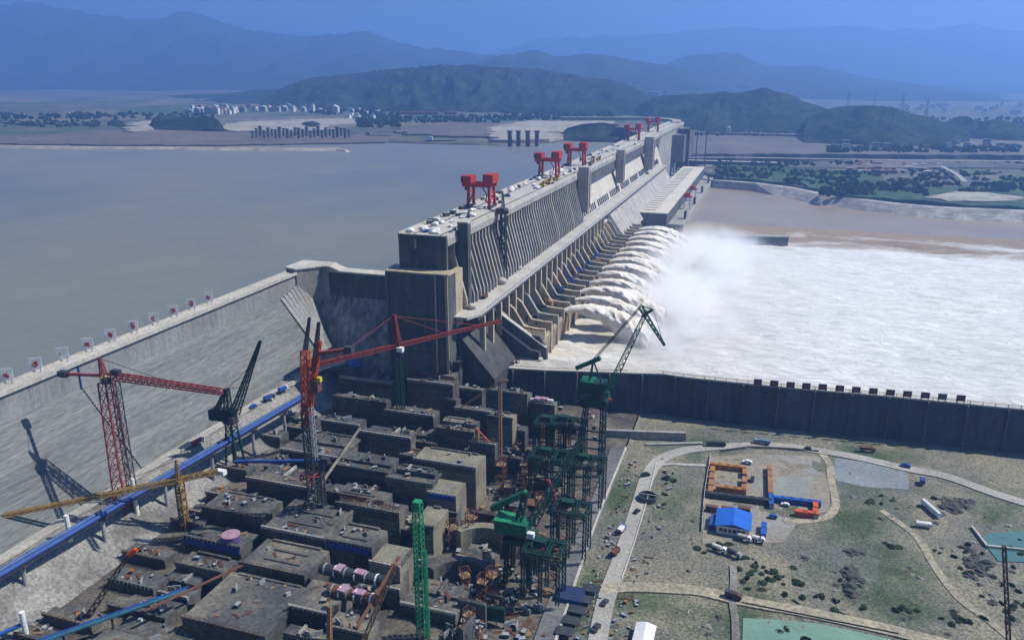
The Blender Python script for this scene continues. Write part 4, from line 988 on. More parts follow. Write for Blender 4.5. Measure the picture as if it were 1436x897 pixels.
# green portal gantries below it
for (px, py, w, lab) in ((795,640,26,'dark green steel trestle beside the tall slewing crane'),(770,690,24,'dark green steel trestle behind the low slewing crane'),(822,700,22,'dark green steel trestle closest to the grey site lane'),(770,640,20,'dark green steel trestle nearest the far pit blocks'),(800,770,20,'dark green steel trestle beside the rusty red feed pipe'),(762,830,20,'dark green steel trestle lowest in the pit')):
    c = G(px, py, 56); t = thing('steel_trestle', lab, 'trestle', (c.x,c.y,55))
    for sx in (-1,0,1):
        for sy in (-1,1): MB().lattice((c.x+sx*w*.42,c.y+sy*6,55),(c.x+sx*w*.42,c.y+sy*6,80),1.5,1.5,8,.36,.2).build('leg', greend, t)
    MB().lattice((c.x-w*.46,c.y-6,80),(c.x+w*.46,c.y-6,80),2.2,2.2,8,.38,.22).build('truss', greend, t); MB().lattice((c.x-w*.46,c.y+6,80),(c.x+w*.46,c.y+6,80),2.2,2.2,8,.5,.3).build('truss', greend, t)
    for u in (-.42,-.14,.14,.42): MB().lattice((c.x+w*u,c.y-6,80.5),(c.x+w*u,c.y+6,80.5),1.4,1.4,5,.26,.16).build('cross_truss', greend, t)
    for zz_ in (63,71): MB().beam((c.x-w*.42,c.y-6,zz_),(c.x+w*.42,c.y-6,zz_+6),.3).beam((c.x+w*.42,c.y-6,zz_),(c.x-w*.42,c.y-6,zz_+6),.3).build('brace', greend, t)
    MB().cbox((c.x-w*.1,c.y,82),6,4,2.4).build('trolley', greend, t)
# low green slewing crane (lower middle)
b_ = G(735,900,55); c = G(722,738,84); Yc = c.y; zz = 84.
t = thing('slewing_crane', 'broad green slewing crane house on a dark trestle at the lower middle of the view', 'crane', (c.x,Yc,56))
for sx in (-1,1):
    for sy in (-1,1): MB().lattice((c.x+sx*6+3,Yc+sy*6,55),(c.x+sx*5+3,Yc+sy*5,zz-5),1.6,1.6,9,.5,.3).build('leg', greend, t)
MB().box(c.x-4,c.x+10,Yc-6.5,Yc+6.5,zz-6,zz-4).build('portal_beam', greend, t)
MB().tube((c.x+3,Yc,zz-4),(c.x+3,Yc,zz-2.2),4.2,16).build('slewing_ring', rust, t)
MB().box(c.x-9,c.x+7,Yc-4.5,Yc+4.5,zz-2.2,zz+4).build('machine_house', greenm, t)
MB().box(c.x-9.3,c.x-1,Yc-4.8,Yc+4.8,zz+4,zz+4.6).build('house_roof', greenp, t)
MB().cbox((c.x+9,Yc-3.5,zz-2.2),3.4,2.6,2.8).build('cab', white, t)
u0 = PY(690,712,Yc+4); u1 = PY(738,690,Yc+4)
MB().beam(u0, u1, 3.2, 2.6).build('counterweight', greenm, t)
MB().lattice(V(c.x+2,Yc,zz+4), u1, 3, 2, 3, .6, .4).build('back_frame', greend, t)
MB().lattice(V(c.x+8,Yc,zz+2), PY(812,620,Yc+30), 3.4, 1.6, 12, .5, .3).build('boom', greend, t)
# red hose loop
pts = [PY(x, y, G(790,720,70).y) for x, y in ((768,672),(776,690),(781,720),(784,752),(790,772),(795,790),(788,806))]
m = MB(); sp_ = smooth_path(pts, 5)
for a, c2 in zip(sp_, sp_[1:]): m.tube(a, c2, 1.1, 8)
single('feed_pipe', m, redd, 'thick rusty red feed pipe hanging down beside the low green crane', 'pipe')
# long yellow-brown jib crane at left with lattice mast
zj = 92.; ja, jb = G(-20,728,zj), G(290,664,zj); mt = G(247,668,zj)
mt = ja.lerp(jb, .86)
t = thing('tower_crane', 'yellow brown tower crane with a long thin jib crossing the blue conveyor', 'tower crane', (mt.x,mt.y,57))
MB().lattice(V(mt.x,mt.y,57), V(mt.x,mt.y,zj-2), 3.2, 3.2, 12, .5, .3).build('mast', yelp, t)
MB().lattice(mt, ja, 2.2, 1.4, 26, .45, .25).build('jib', yelp, t); MB().lattice(mt, jb+(jb-mt)*.4, 2.2, 2, 4, .5, .3).build('counter_jib', yelp, t)
c = jb+(jb-mt)*.5; MB().cbox((c.x,c.y,zj-2),5.5,3,2.6).build('counterweight', white, t)
pk = V(mt.x,mt.y,zj+11); MB().lattice(mt, pk, 2, .6, 3, .35, .25).build('peak', yelp, t); MB().beam(pk, ja.lerp(mt,.45), .2).beam(pk, jb, .2).build('stay_ropes', steel, t)
MB().tube(mt-V(0,0,2), mt, 2.2, 10).build('slewing_ring', yelp, t)
for k in range(6): z = 60+k*5; MB().box(mt.x-1.9,mt.x+1.9,mt.y-1.9,mt.y+1.9,z,z+.5).build('collar', rust, t)
# dark jib with orange tip in the lower left
Yc = G(150,897,60).y; a, c = PY(96,905,Yc), PY(180,778,Yc+12)
t = thing('derrick', 'dark lattice derrick boom with a bright orange tip in the lower left corner', 'crane', (a.x,a.y,max(50,a.z-6)))
MB().lattice(a, c, 2.6, 1.4, 12, .45, .28).build('boom', rust, t)
cc = PY(182,775,Yc+12); MB().beam(c, cc+V(2.6,1,1.5), 1.6).build('boom_head', mat('vivid_orange_paint',(.85,.08,.01),(.7,.05,.01),.2), t)  # boom tip's own orange paint, no emission
MB().beam(cc+V(2.6,1,1.5), PY(205,762,Yc+12), .5).build('fly_jib', steel, t); MB().cbox((a.x-1,a.y,max(50,a.z-6)),5,4,5).build('machine_house', steel, t)
# thin tan placing mast
b_ = G(702,655,60); Yc = b_.y
t = thing('placing_mast', 'thin tan placing mast with an inclined arm on the right of the pit blocks', 'crane mast', (b_.x,Yc,58))
zt = PY(701,535,Yc); MB().lattice(V(zt.x,Yc,58), zt, 1.8, 1.6, 16, .4, .25).build('mast', mat('tan_steel',(.33,.2,.1),(.25,.15,.08),.3), t)
MB().lattice(zt, PY(640,575,Yc+5), 1.2, .8, 10, .3, .2).build('arm', MATS['tan_steel'], t); MB().lattice(zt, PY(712,533,Yc), 1.2, 1, 2, .3, .2).build('counter_arm', MATS['tan_steel'], t)
b_ = G(672,650,66); Yc = b_.y
t = thing('placing_mast', 'short rusty orange placing boom leaning left near the thin tan mast', 'crane mast', (b_.x,Yc,66))
MB().lattice(b_, PY(668,600,Yc), 1.6, 1.2, 6, .4, .3).build('mast', MATS['tan_steel'], t); MB().beam(PY(668,600,Yc), PY(686,620,Yc), .6).build('arm', orangr, t)
for (x0,y0,x1,y1,z,lab,mm) in ((505,897,556,790,80,'brown lattice placing arm rising across the near pit pipes','tan_steel'),(462,897,462,850,74,'short brown post mast at the bottom of the view','tan_steel'),(1415,897,1408,765,60,'dark brown lattice pole leaning at the lower right edge','tan_steel')):
    Yc = G(x0,y0,z).y; a, c = PY(x0,y0+12,Yc), PY(x1,y1,Yc+4)
    single('lattice_pole', MB().lattice(a, c, 1.5, 1.2, 10, .35, .25), rust if x0 > 1400 else MATS[mm], lab, 'lattice mast')
# ---------------------------------------------------------------- blue conveyor
zc = 85.
a, c = G(-60,838,zc), G(428,553,zc)
t = thing('conveyor', 'long blue twin tube conveyor raised on posts along the foot of the cofferdam', 'conveyor', (a.x,a.y,62))
d = (c-a).normalized(); n_ = V(-d.y, d.x, 0).normalized()
MB().tube(a+n_*1.5, c+n_*1.5, 1.25, 10).build('tube', mat('conveyor_tube_paint',(.055,.11,.27),(.04,.08,.20),.2,.45), t)
MB().tube(a-n_*1.6, c-n_*1.6, 1.1, 10).build('tube', blued, t)
MB().beam(a-V(0,0,1.8), c-V(0,0,1.8), 4.2, .8).build('girder', steel, t)
for f_ in (.12,.30,.47,.62,.77,.9):
    p = a.lerp(c, f_)
    MB().tube((p.x,p.y,60),(p.x,p.y,zc-2), 1.0, 10).build('post', greyp, t); MB().box(p.x-2.8,p.x+2.8,p.y-1.2,p.y+1.2,zc-3,zc-2).build('bracket', steel, t)
for f_ in (.235, .40):
    p = a.lerp(c, f_)+n_*3.6; 
    single('post', MB().tube((p.x,p.y,78 if f_ < .3 else 64),(p.x,p.y,zc+7), 1.1, 10), white, 'pale round post rising behind the conveyor near the %s' % ('yellow lattice mast' if f_ > .3 else 'rock bench'), 'post')
# lower green and blue conveyor
a, c = G(40,905,70), G(262,826,73)
t = thing('conveyor', 'blue and green belt conveyor sloping up in the lower left of the pit', 'conveyor', (a.x,a.y,58))
MB().beam(a, c, 2.6, .7).build('belt', mat('teal_belt',(.03,.13,.17),(.025,.09,.16),.1), t); MB().beam(a+V(0,1.6,.2), c+V(0,1.6,.2), .5, 1.2).build('side_rail', bluep, t)
for f_ in (.2,.5,.8): p = a.lerp(c,f_); MB().beam((p.x,p.y,57),(p.x,p.y,p.z-.4),.7).build('post', steel, t)
a, c = G(-10,893,68), G(38,872,70)
single('hose', MB().tube(a, c, .9, 8), bluep, 'bright blue hose lying at the lower left corner', 'hose')
p = G(35,880,68); single('post', MB().tube((p.x,p.y,60),(p.x,p.y,76), 1.1, 10), white, 'pale leaning post in the lower left corner', 'post')
# ---------------------------------------------------------------- red gantry cranes on the crest
def gantry(xc, y, lab, first=None):
    t = thing('gantry_crane', lab, 'gantry crane', (xc, y, 185), 'red gantry cranes on the dam crest')
    L_, D_ = 19, 14
    for sx in (-1,1):
        for sy in (-1,1):
            MB().beam((xc+sx*L_/2, y+sy*D_/2, 186), (xc+sx*(L_/2-.6), y+sy*(D_/2-1.4), 204), 2.1, 2.1).build('leg', redp, t)
        MB().box(xc+sx*L_/2-1.3,xc+sx*L_/2+1.3,y-D_/2-2,y+D_/2+2,185.4,187).build('bogie_beam', steel, t)
        for z in (192, 198): MB().beam((xc+sx*(L_/2-.3),y-D_/2+.8,z),(xc+sx*(L_/2-.3),y+D_/2-.8,z),.9).build('tie_beam', redp, t)
        MB().beam((xc+sx*(L_/2-.3),y-D_/2+.8,187),(xc+sx*(L_/2-.3),y+D_/2-.8,198),.6).build('brace', redp, t)
    for sy in (-1,1): MB().box(xc-L_/2-5,xc+L_/2+2,y+sy*6.4-1.1,y+sy*6.4+1.1,202.5,205.6).build('main_girder', redp, t)
    h = MB().box(xc-L_/2-6,xc-L_/2+2.5,y-7,y+7,205.6,211.2).build('machine_house', redp, t); MB().box(xc-L_/2-6.1,xc-L_/2-4,y-7.1,y-4,206.5,209.5).build('window', glassm, h)
    h = MB().box(xc+L_/2-5.4,xc+L_/2+3.2,y-7.4,y+7.4,205.6,213).build('hoist_house', redp, t); MB().box(xc+L_/2-5.5,xc+L_/2-1.6,y-7.6,y-7.35,207,211).build('louvre', redd, h)
    MB().box(xc-L_/2-3.6,xc-L_/2-1.4,y-5,y-2.6,199.4,202.5).build('cab', glassm, t)
    MB().beam((xc+2,y-3,202),(xc+6,y-3,196),.8).beam((xc+6,y-3,196),(xc+5,y-3,190),.9).build('grab_beam', redd, t)
for px, py, lab in ((670,290,'nearest red gantry crane straddling the dam crest'),(754,248,'second red gantry crane from the near end, beside the yellow machines'),(788,231,'third red gantry crane, close behind the second'),(858,196,'slim red gantry crane above the pale powerhouse section'),(884,184,'farthest red gantry crane near the bend of the dam')):
    p = G(px, py, 185); gantry(-228, p.y, lab)
for px, py, lab in ((958,292,'small red gantry crane half hidden by the spray'),(971,281,'small red gantry crane on the powerhouse tailrace deck')):
    p = G(px, py, 80); y = p.y; x = -124
    t = thing('tailrace_gantry', lab, 'gantry crane', (x,y,80))
    for sx in (-1,1):
        for sy in (-1,1): MB().beam((x+sx*5,y+sy*5,80),(x+sx*4.4,y+sy*4.4,99),1.3).build('leg', white, t)
    MB().box(x-7,x+7,y-6,y+6,99,101).build('main_girder', redp, t); MB().box(x-4,x+4,y-5,y+5,101,106).build('machine_house', redp, t)
# clutter along the crest
rc = random.Random(4)
def site_car(name, cat, lab, group, mbody, L_=4.6, W_=1.9, hh=1.5, loc=(0,0,0), rz=0.):
    t = thing(name, lab, cat, (0,0,0), group); t['_o'] = [0.,0.,0.]
    s = hh
    prof = [(-L_/2,.45),(-L_/2,.95*s/1.5),(-L_*.30,1.0*s/1.5),(-L_*.18,1.5*s/1.5),(L_*.28,1.5*s/1.5),(L_*.42,1.0*s/1.5),(L_/2,.9*s/1.5),(L_/2,.45)]
    MB().prism(prof, -W_/2, W_/2).build('body', mbody, t)
    MB().prism([(-L_*.27,1.02*s/1.5),(-L_*.175,1.42*s/1.5),(L_*.27,1.42*s/1.5),(L_*.39,1.02*s/1.5)], -W_/2-.03, W_/2+.03).build('windows', glassm, t)
    for x in (-L_*.3, L_*.3):
        for y in (-W_/2, W_/2): MB().tube((x,y-.12,.38),(x,y+.12,.38),.38,10).build('wheel', rubber, t)
    t.location = loc; t.rotation_euler.z = rz; return t
def truck(lab, mc, mb_, L_=8., loc=(0,0,0), rz=0., kind='bed', group=None, name='truck', cat='truck'):
    t = thing(name, lab, cat, (0,0,0), group); t['_o'] = [0.,0.,0.]
    MB().prism([(L_/2-2.2,.7),(L_/2-2.2,3.0),(L_/2-.6,3.0),(L_/2,1.9),(L_/2,.7)], -1.2, 1.2).build('cab', mc, t)
    MB().prism([(L_/2-1.5,1.9),(L_/2-1.5,2.7),(L_/2-.62,2.7),(L_/2-.12,1.9)], -1.23, 1.23).build('windows', glassm, t)
    MB().box(-L_/2, L_/2-2.0, -.5,.5,.7,1.1).build('chassis', steel, t)
    if kind == 'bed':
        m = MB(); x0, x1 = -L_/2, L_/2-2.5
        m.prism([(x0,1.5),(x0-.4,2.9),(x1,2.9),(x1+.5,3.3),(x1,1.2),(x0+.7,1.2)], -1.25, 1.25); m.build('tipper_body', mb_, t)
    elif kind == 'drum': MB().tube((-L_/2+.3,0,2.6),(L_/2-3,0,2.1),.9,12,1.25).build('drum', mb_, t)
    else: MB().box(-L_/2,L_/2-2.4,-1.25,1.25,1.1,3.3).build('cargo_box', mb_, t)
    for x in (-L_/2+1.2,-L_/2+2.5,L_/2-1.4):
        for y in (-1.1,1.1): MB().tube((x,y-.2,.52),(x,y+.2,.52),.52,10).build('wheel', rubber, t)
    t.location = loc; t.rotation_euler.z = rz; return t
crest = []
for i, (m_, nm) in enumerate(((white,'white'),(steel,'dark'),(bluep,'blue'))):
    crest.append(site_car('parked_car','car','%s car parked on the dam crest' % nm,'%s cars parked on the dam crest' % nm, m_, 4.9, 2.0, 1.7))
us = [0]*3
for k in range(46):
    i = rc.choices(range(3), [5,4,1])[0]; y = 500+rc.random()**1.3*900; x = rc.choice((-240.,-238.5,-226,-224,-210,-229)); rz = math.pi/2+rc.uniform(-.4,.4) if rc.random() < .7 else rc.uniform(0,.3)
    o = crest[i] if not us[i] else dup(crest[i], (x,y,185), rz); us[i] = 1; o.location = (x,y,185); o.rotation_euler.z = rz; s_ = rc.uniform(1,1.45); o.scale = (s_,)*3
rock = thing('canvas_pile','pile of supplies under white sheeting on the dam crest','supplies',(0,0,0),'sheeted supply piles on the dam crest'); rock['_o'] = [0.,0.,0.]
MB().blob((0,0,1.),2.4,2,3,.5,.6).build('sheet', white, rock, smooth=True); MB().box(-2,2,-1.6,1.6,0,.5).build('pallet', timber, rock); sh = [rock, True]
for k in range(40):
    put(sh, (rc.choice((-236,-234,-219,-217,-229))+rc.uniform(-2,2), 497+rc.random()**1.5*420, 185), rc.uniform(0,3), rc.uniform(.6,1.3))
bx = thing('supply_crate','dark crate standing on the dam crest','crate',(0,0,0),'dark crates on the dam crest'); bx['_o'] = [0.,0.,0.]
MB().box(-1.6,1.6,-1.1,1.1,0,2).build('box', steel, bx); MB().box(-1.7,1.7,-1.2,1.2,2,2.2).build('lid', greyp, bx); sh = [bx, True]
for k in range(34):
    put(sh, (rc.choice((-240,-236,-219,-229))+rc.uniform(-2,2), 497+rc.random()**1.3*620, 185), rc.uniform(0,3), rc.uniform(.7,1.5))
for k, (px, py) in enumerate(((733,261),(742,257),(755,252),(797,228),(806,224))):
    p = G(px, py, 185); t = thing('mobile_crane','yellow wheeled machine parked on the dam crest between red gantries','mobile crane',(-214,p.y,185),'yellow machines on the dam crest')
    MB().box(-217,-211,p.y-2,p.y+2,186,188).build('chassis', yelb, t); MB().box(-213.5,-211,p.y-1.8,p.y+1.8,188,190.6).build('cab', orang, t); MB().beam((-216,p.y,188),(-210,p.y,192.5),.9).build('boom', yelb, t)
    for x in (-216,-212):
        for y in (-2,2): MB().tube((x,p.y+y-.3,185.9),(x,p.y+y+.3,185.9),.9,10).build('wheel', rubber, t)
# near deck clutter on the trestle
p = G(704,398,130); t = thing('mixer_dome','pale domed tank standing on the near end of the trestle deck','tank',(p.x,p.y,130)); MB().blob((p.x,p.y,132.5),4,2,1,.1,.7).build('dome', crestm, t, smooth=True); MB().tube((p.x,p.y,130),(p.x,p.y,132),3.6,14).build('base', conc, t)
p = G(662,433,130); t = thing('mixer_dome','small pale domed tank at the corner of the trestle deck','tank',(p.x,p.y,130)); MB().blob((p.x,p.y,132),3.2,2,1,.1,.7).build('dome', crestm, t, smooth=True); MB().tube((p.x,p.y,130),(p.x,p.y,131.6),2.9,14).build('base', conc, t)
p = G(680,418,130); truck('small rust red tipper truck on the near end of the trestle deck', redd, rust, 7., (p.x,p.y,130), 1.5)
p = G(728,378,130); truck('pale truck driving along the trestle deck', white, greyp, 8., (p.x,p.y,130), 1.5, 'box')
# dark green tower crane working on the spillway piers
for (px, py, pt, lab) in ((706,392,300,'dark green crane standing on the trestle deck against the striped piers'),(658,408,330,'dark green crane tower tucked beside the near dam shaft tower')):
    p = G(px, py, 130); t = thing('deck_crane', lab, 'crane', (p.x,p.y,130)); zt = ZV(p.x,p.y,pt)
    MB().lattice(p, V(p.x,p.y,zt), 4.5, 3.6, 9, .8, .5).build('mast', greend, t); MB().cbox((p.x-1,p.y,zt),9,6,4.5).build('machine_house', steel, t)
    MB().lattice(V(p.x,p.y,zt+4), V(p.x-8,p.y+22,zt+14), 2.6, 1.2, 8, .5, .35).build('boom', greend, t); MB().beam((p.x,p.y,zt+4),(p.x+6,p.y-9,zt+3),2.6).build('counterweight', steel, t)
# ---------------------------------------------------------------- slogan boards on the cofferdam
chars = [[(0,0,1,1,1),(-.6,.9,1.2,.18,0),(-.6,.1,1.2,.18,0),(-.1,-.7,.2,1.6,0),(-.6,-.6,1.2,.16,0)],[(-.6,.6,1.2,.18,0),(-.5,-.1,1.,.16,0),(-.1,-.7,.2,1.5,0),(-.7,-.8,1.4,.16,0)],[(-.6,-.1,1.2,.2,0)],
         [(-.6,.5,1.1,.18,0),(-.6,-.8,.2,1.4,0),(.45,-.8,.2,1.4,0),(-.5,-.2,1,.16,0),(-.5,-.75,1,.16,0)],[(-.1,-.7,.2,1.5,0),(-.6,.2,1.2,.16,0),(-.45,-.6,.18,.7,0),(.3,-.6,.18,.7,0)]]
sg = [(14,551),(54,534),(92,520),(126,503),(158,489),(189,476),(218,463),(245,453),(270,443),(294,433)]
whr = ['nearest the left edge of the view','second from the left edge','above the red tower crane tail','just left of the red crane peak','just right of the red crane peak','sixth from the left edge','left of the blue ladder strip','third from the far end','second from the far end','last at the far end']
for i, (px, py) in enumerate(sg):
    p = G(px, py, 140); x = -360.6; y = p.y*(-360.6/p.x)
    y = PY(px, py, 1).x and (-360.6/(ray(px, py).x))*ray(px, py).y
    t = thing('slogan_board', 'white board with red writing on the cofferdam crest, '+whr[i], 'sign board', (x, y, 140), 'white slogan boards on the cofferdam', -.0)
    rz = .55; ca, sa = math.cos(rz), math.sin(rz)
    def rp(u, v): return (x+u*ca-v*sa, y+u*sa+v*ca)
    w = 2.5
    pb = MB(); c = rp(0,0); pb.cbox((c[0],c[1],141.6), 6, .35, 6.6, rz); pb.build('panel', white, t)
    for u in (-1.8, 1.8): c = rp(u,.1); m = MB(); m.cbox((c[0],c[1],140),.3,.3,1.6,rz); m.build('post', greyp, t)
    m = MB(); 
    rs_ = random.Random(i*7+2); ch_ = []
    for j_ in range(0 if i in (2,) else 4+i%3): ch_.append((-.62+rs_.random()*.5, -.75+j_*.30+rs_.uniform(-.05,.05), rs_.uniform(.5,.95), .13, 0))
    for j_ in range(3 if i not in (2,6) else 1): ch_.append((-.55+j_*.45+rs_.uniform(-.1,.1), -.7+rs_.random()*.4, .15, rs_.uniform(.5,1.1), 0))
    for (u, v, ww, hh, _) in ch_:
        uc = (u+ww/2)*2.3; c = rp(uc, -.3); m.cbox((c[0],c[1],144.9+v*2.3), ww*2.3, .22, hh*(2.9 if hh < .5 else 2.2), rz)
    m.build('lettering', redp, t)
# ---------------------------------------------------------------- vehicles on the bench
p = G(278,622,81.2); truck('white cabbed truck with a red load on the pale road below the cofferdam', white, redd, 8.5, (p.x,p.y,81.3), 1.4, 'bed')
p = G(355,571,81.2); site_car('parked_car','car','blue car parked on the bench road beside the conveyor',None, bluep, 5.2, 2.2, 2., (p.x,p.y,81.3), 1.4)
p = G(378,560,81.2); truck('dark truck on the bench road near the far end of the conveyor', steel, blued, 8.5, (p.x,p.y,81.3), 1.3, 'box')
p = G(398,548,81.2); truck('white truck on the bench road near the orange crane', white, bluep, 8.5, (p.x,p.y,81.3), 1.3, 'box')
p = G(455,520,80); m = MB()
t = thing('tarpaulin_pile','pile under bright blue tarpaulin left of the red crane mast','tarpaulin',(-300,497,70)); p = G(497,512,92)
MB().blob((p.x,p.y,93),4.5,2,7,.5,.6).build('sheet', bluep, t, smooth=True); MB().tube((p.x,p.y,84),(p.x,p.y,92),5,8).build('heap', pitc, t)
# ---------------------------------------------------------------- roads and pads on the flat
Zr = 51.55
def road(name, pts, w, z, m):
    return struct(name, ribbon(smooth_path([G(x, y, z) for x, y in pts], 6), w, z, 1.2), m)
road('road', ((1700,772),(1436,704),(1330,668),(1275,657),(1200,640),(1140,630),(1090,624),(1040,624),(995,627),(955,632),(925,645),(908,668),(898,700),(885,740),(868,790),(850,840),(838,897),(830,930)), 8.5, Zr, paler)
road('grey_lane', ((866,628),(848,680),(822,745),(800,800),(780,850),(762,900),(750,940)), 9, 52.9, asph)
road('dirt_road', ((845,826),(880,822),(940,824),(985,828),(1040,841),(1130,857),(1230,878),(1320,900),(1400,920),(1520,950)), 7.5, Zr+.05, tanr)
road('dirt_track', ((1236,715),(1262,733),(1288,755),(1312,795),(1345,838),(1385,868),(1430,905)), 4, Zr-.3, tanr)
road('dirt_track', ((1150,633),(1163,650),(1166,675),(1172,705),(1163,722),(1140,729),(1100,731)), 4.5, Zr-.35, tanr)
road('dirt_track', ((1028,792),(1029,815),(1027,838),(1031,870),(1032,910)), 3.4, Zr+.1, benchm)
road('dirt_track', ((905,655),(935,650),(965,651),(990,652)), 3, Zr-.1, paler)
road('site_edge_kerb', ((878,626),(862,665),(838,725),(815,790),(795,850),(778,900)), 1.2, 53.3, crestm)
def pad(name, pts, z, m, th=1.3): P = [G(x, y, z) for x, y in pts]; return struct(name, MB().poly([(q.x,q.y) for q in P], z-th, z), m, fix=True)
pad('gravel_pad', ((1172,641),(1272,657),(1275,686),(1210,682),(1165,671)), Zr-.5, mat('blue_grey_gravel',(.22,.25,.27),(.17,.19,.20),.05,fine=.3))
pad('yard_pad', ((992,640),(1060,636),(1150,640),(1162,680),(1165,715),(1120,728),(1100,760),(985,762),(988,700)), Zr-.55, mat('yard_dirt',(.29,.25,.19),(.21,.19,.155),.06,fine=.35,c3=(.26,.26,.24),s3=.03))
pad('yard_pad', ((1060,668),(1140,668),(1135,700),(1070,698)), Zr-.45, mat('damp_gravel',(.27,.28,.24),(.2,.21,.19),.1))
pondm = mat('green_pond_water', (.20,.32,.22), (.15,.25,.18), .03, rough=.15, fine=.1, spec=.5)
pondm2 = mat('teal_pond_water', (.09,.19,.17), (.07,.15,.14), .03, rough=.12, fine=.1, spec=.5)
pad('pond', ((1042,866),(1090,868),(1150,874),(1215,888),(1290,905),(1350,935),(1040,935)), Zr-.2, pondm)
pad('pond', ((1386,768),(1378,752),(1390,747),(1436,744),(1520,748),(1520,790),(1400,786)), Zr-.25, pondm2)
for a, c, lab in (((1362,738),(1384,766),'low pale bund wall along the left of the teal pond'),((1384,766),(1440,772),'low pale bund wall along the near side of the teal pond')):
    p, q = G(*a, Zr), G(*c, Zr); single('bund_wall', MB().beam(p+V(0,0,.4), q+V(0,0,.4), 1., 1.2), crestm, lab, 'wall')
# fence lines
def fence(pts, lab, m=white, step=5, h=1.8):
    P = [G(x, y, 51) for x, y in pts]; t = thing('site_fence', lab, 'fence', tuple(P[0]))
    for q in along(P, 0, 0, step)[:100]: MB().box(q.x-.14,q.x+.14,q.y-.14,q.y+.14,50.4,51+h).build('post', m, t)
    for a, c in zip(P, P[1:]): MB().beam(a+V(0,0,h*.9), c+V(0,0,h*.9), .16, .3).beam(a+V(0,0,h*.45), c+V(0,0,h*.45), .12, .9).build('rail', m, t)
fence(((996,640),(988,690),(984,745)), 'white fence along the left side of the container yard')
fence(((1010,634),(1050,628),(1100,630),(1148,634)), 'dark fence along the far side of the container yard', steel, 6)
fence(((920,650),(908,700),(890,760),(872,812)), 'low pale fence along the verge right of the site road', white, 7, 1.2)
fence(((1040,846),(1150,868),(1260,890)), 'dark wire fence along the dirt road above the green pond', steel, 7, 1.2)
# ---------------------------------------------------------------- containers
cp = {}
def cont(colr, m):
    t = thing('container', 'x', 'container', (0,0,0), '%s containers in the yard' % colr); t['_o'] = [0.,0.,0.]
    b = MB().box(-3,3,-1.25,1.25,.15,2.7); b.build('body', m, t)
    r = MB(); 
    MB().box(-3.05,3.05,-1.3,1.3,2.7,2.85).build('roof', m, t); MB().box(-3.08,-3.0,-1,1,.4,2.4).build('door', greyp, t)
    for x in (-1.8,0,1.8): MB().box(x-.12,x+.12,-1.32,-1.25,.2,2.65).build('rib', steel, t)
    MB().box(.7,1.5,-1.31,-1.26,1.3,2.1).build('window', glassm, t)
    return t
rows_ = [('orange', orang, (1003,655),(1038,659),4,0,'in the back row of the yard'),('orange', orang, (999,662),(996,690),4,1,'in the left column beside the white fence'),('orange', orang, (1044,666),(1043,688),3,1,'in the short middle column'),
 ('orange', orang, (1012,687),(1036,690),3,0,'in the row just behind the dark containers'),('orange', orang, (1079,660),(1080,692),5,1,'in the right hand column of the yard'),('dark grey', steel, (1000,696),(1072,705),7,0,'in the long row across the yard'),
 ('blue', bluep, (1090,702),(1142,708),5,0,'in the row right of the yard'),('red', orangr, (1143,712),(1143,722),2,1,'at the end of the blue row'),('red', orangr, (1123,722),(1134,723),2,0,'below the end of the blue row'),('rust brown', rust, (998,715),(1020,717),2,0,'behind the blue roofed building'),('rust brown', rust, (1043,717),(1052,719),1,0,'beside the far corner of the blue roofed building'),('blue', bluep, (1081,701),(1081,708),2,1,'at the foot of the orange column'),('blue', bluep, (1071,742),(1070,750),2,1,'beside the blue roofed building')]
for colr, m_, a, c, n, vert, where in rows_:
    for k in range(n):
        f_ = k/max(1,n-1); p = G(a[0]+(c[0]-a[0])*f_, a[1]+(c[1]-a[1])*f_, Zr); ords = ['first','second','third','fourth','fifth','sixth','seventh'][k]
        rz = (-.02 if not vert else math.pi/2+.03)
        if colr not in cp: cp[colr] = cont(colr, m_); o = cp[colr]
        else: o = dup(cp[colr], (0,0,0))
        o.location = (p.x,p.y,Zr-.5); o.rotation_euler.z = rz; o.scale = (1.15,1.1,1.2)
        o['label'] = '%s container, %s %s' % (colr, ords, where) if n > 1 else '%s container %s' % (colr, where)
# blue roofed building
a, c = G(1004,746,Zr), G(1050,752,Zr); x0, x1 = a.x, c.x; y0 = (a.y+c.y)/2; y1 = y0+17
t = thing('site_building', 'white walled building with a bright blue sheet roof beside the container yard', 'building', ((x0+x1)/2, (y0+y1)/2, Zr-.5))
MB().box(x0,x1,y0,y1,Zr-1,Zr+4.2).build('wall', white, t)
MB().prism([(x0-1,Zr+4.2),((x0+x1)/2,Zr+6.2),(x1+1,Zr+4.2),(x1+1,Zr+4.5),((x0+x1)/2,Zr+6.6),(x0-1,Zr+4.5)], y0-1, y1+1).build('roof', mat('blue_sheet_roof',(.02,.13,.55),(.018,.11,.45),.2,.4,fine=.1), t)
for k in range(6): 
    xx = x0+1.5+k*(x1-x0-3)/6; w_ = MB().box(xx,xx+1.8,y0-.08,y0-.02,Zr+1.2,Zr+3).build('window', glassm, t); MB().box(xx-.1,xx+1.9,y0-.14,y0-.08,Zr+1,Zr+1.2).build('sill', greyp, w_)
MB().box(x0-4,x0-.2,y0+2,y1-3,Zr-1,Zr+2.8).build('lean_to', blued, t)
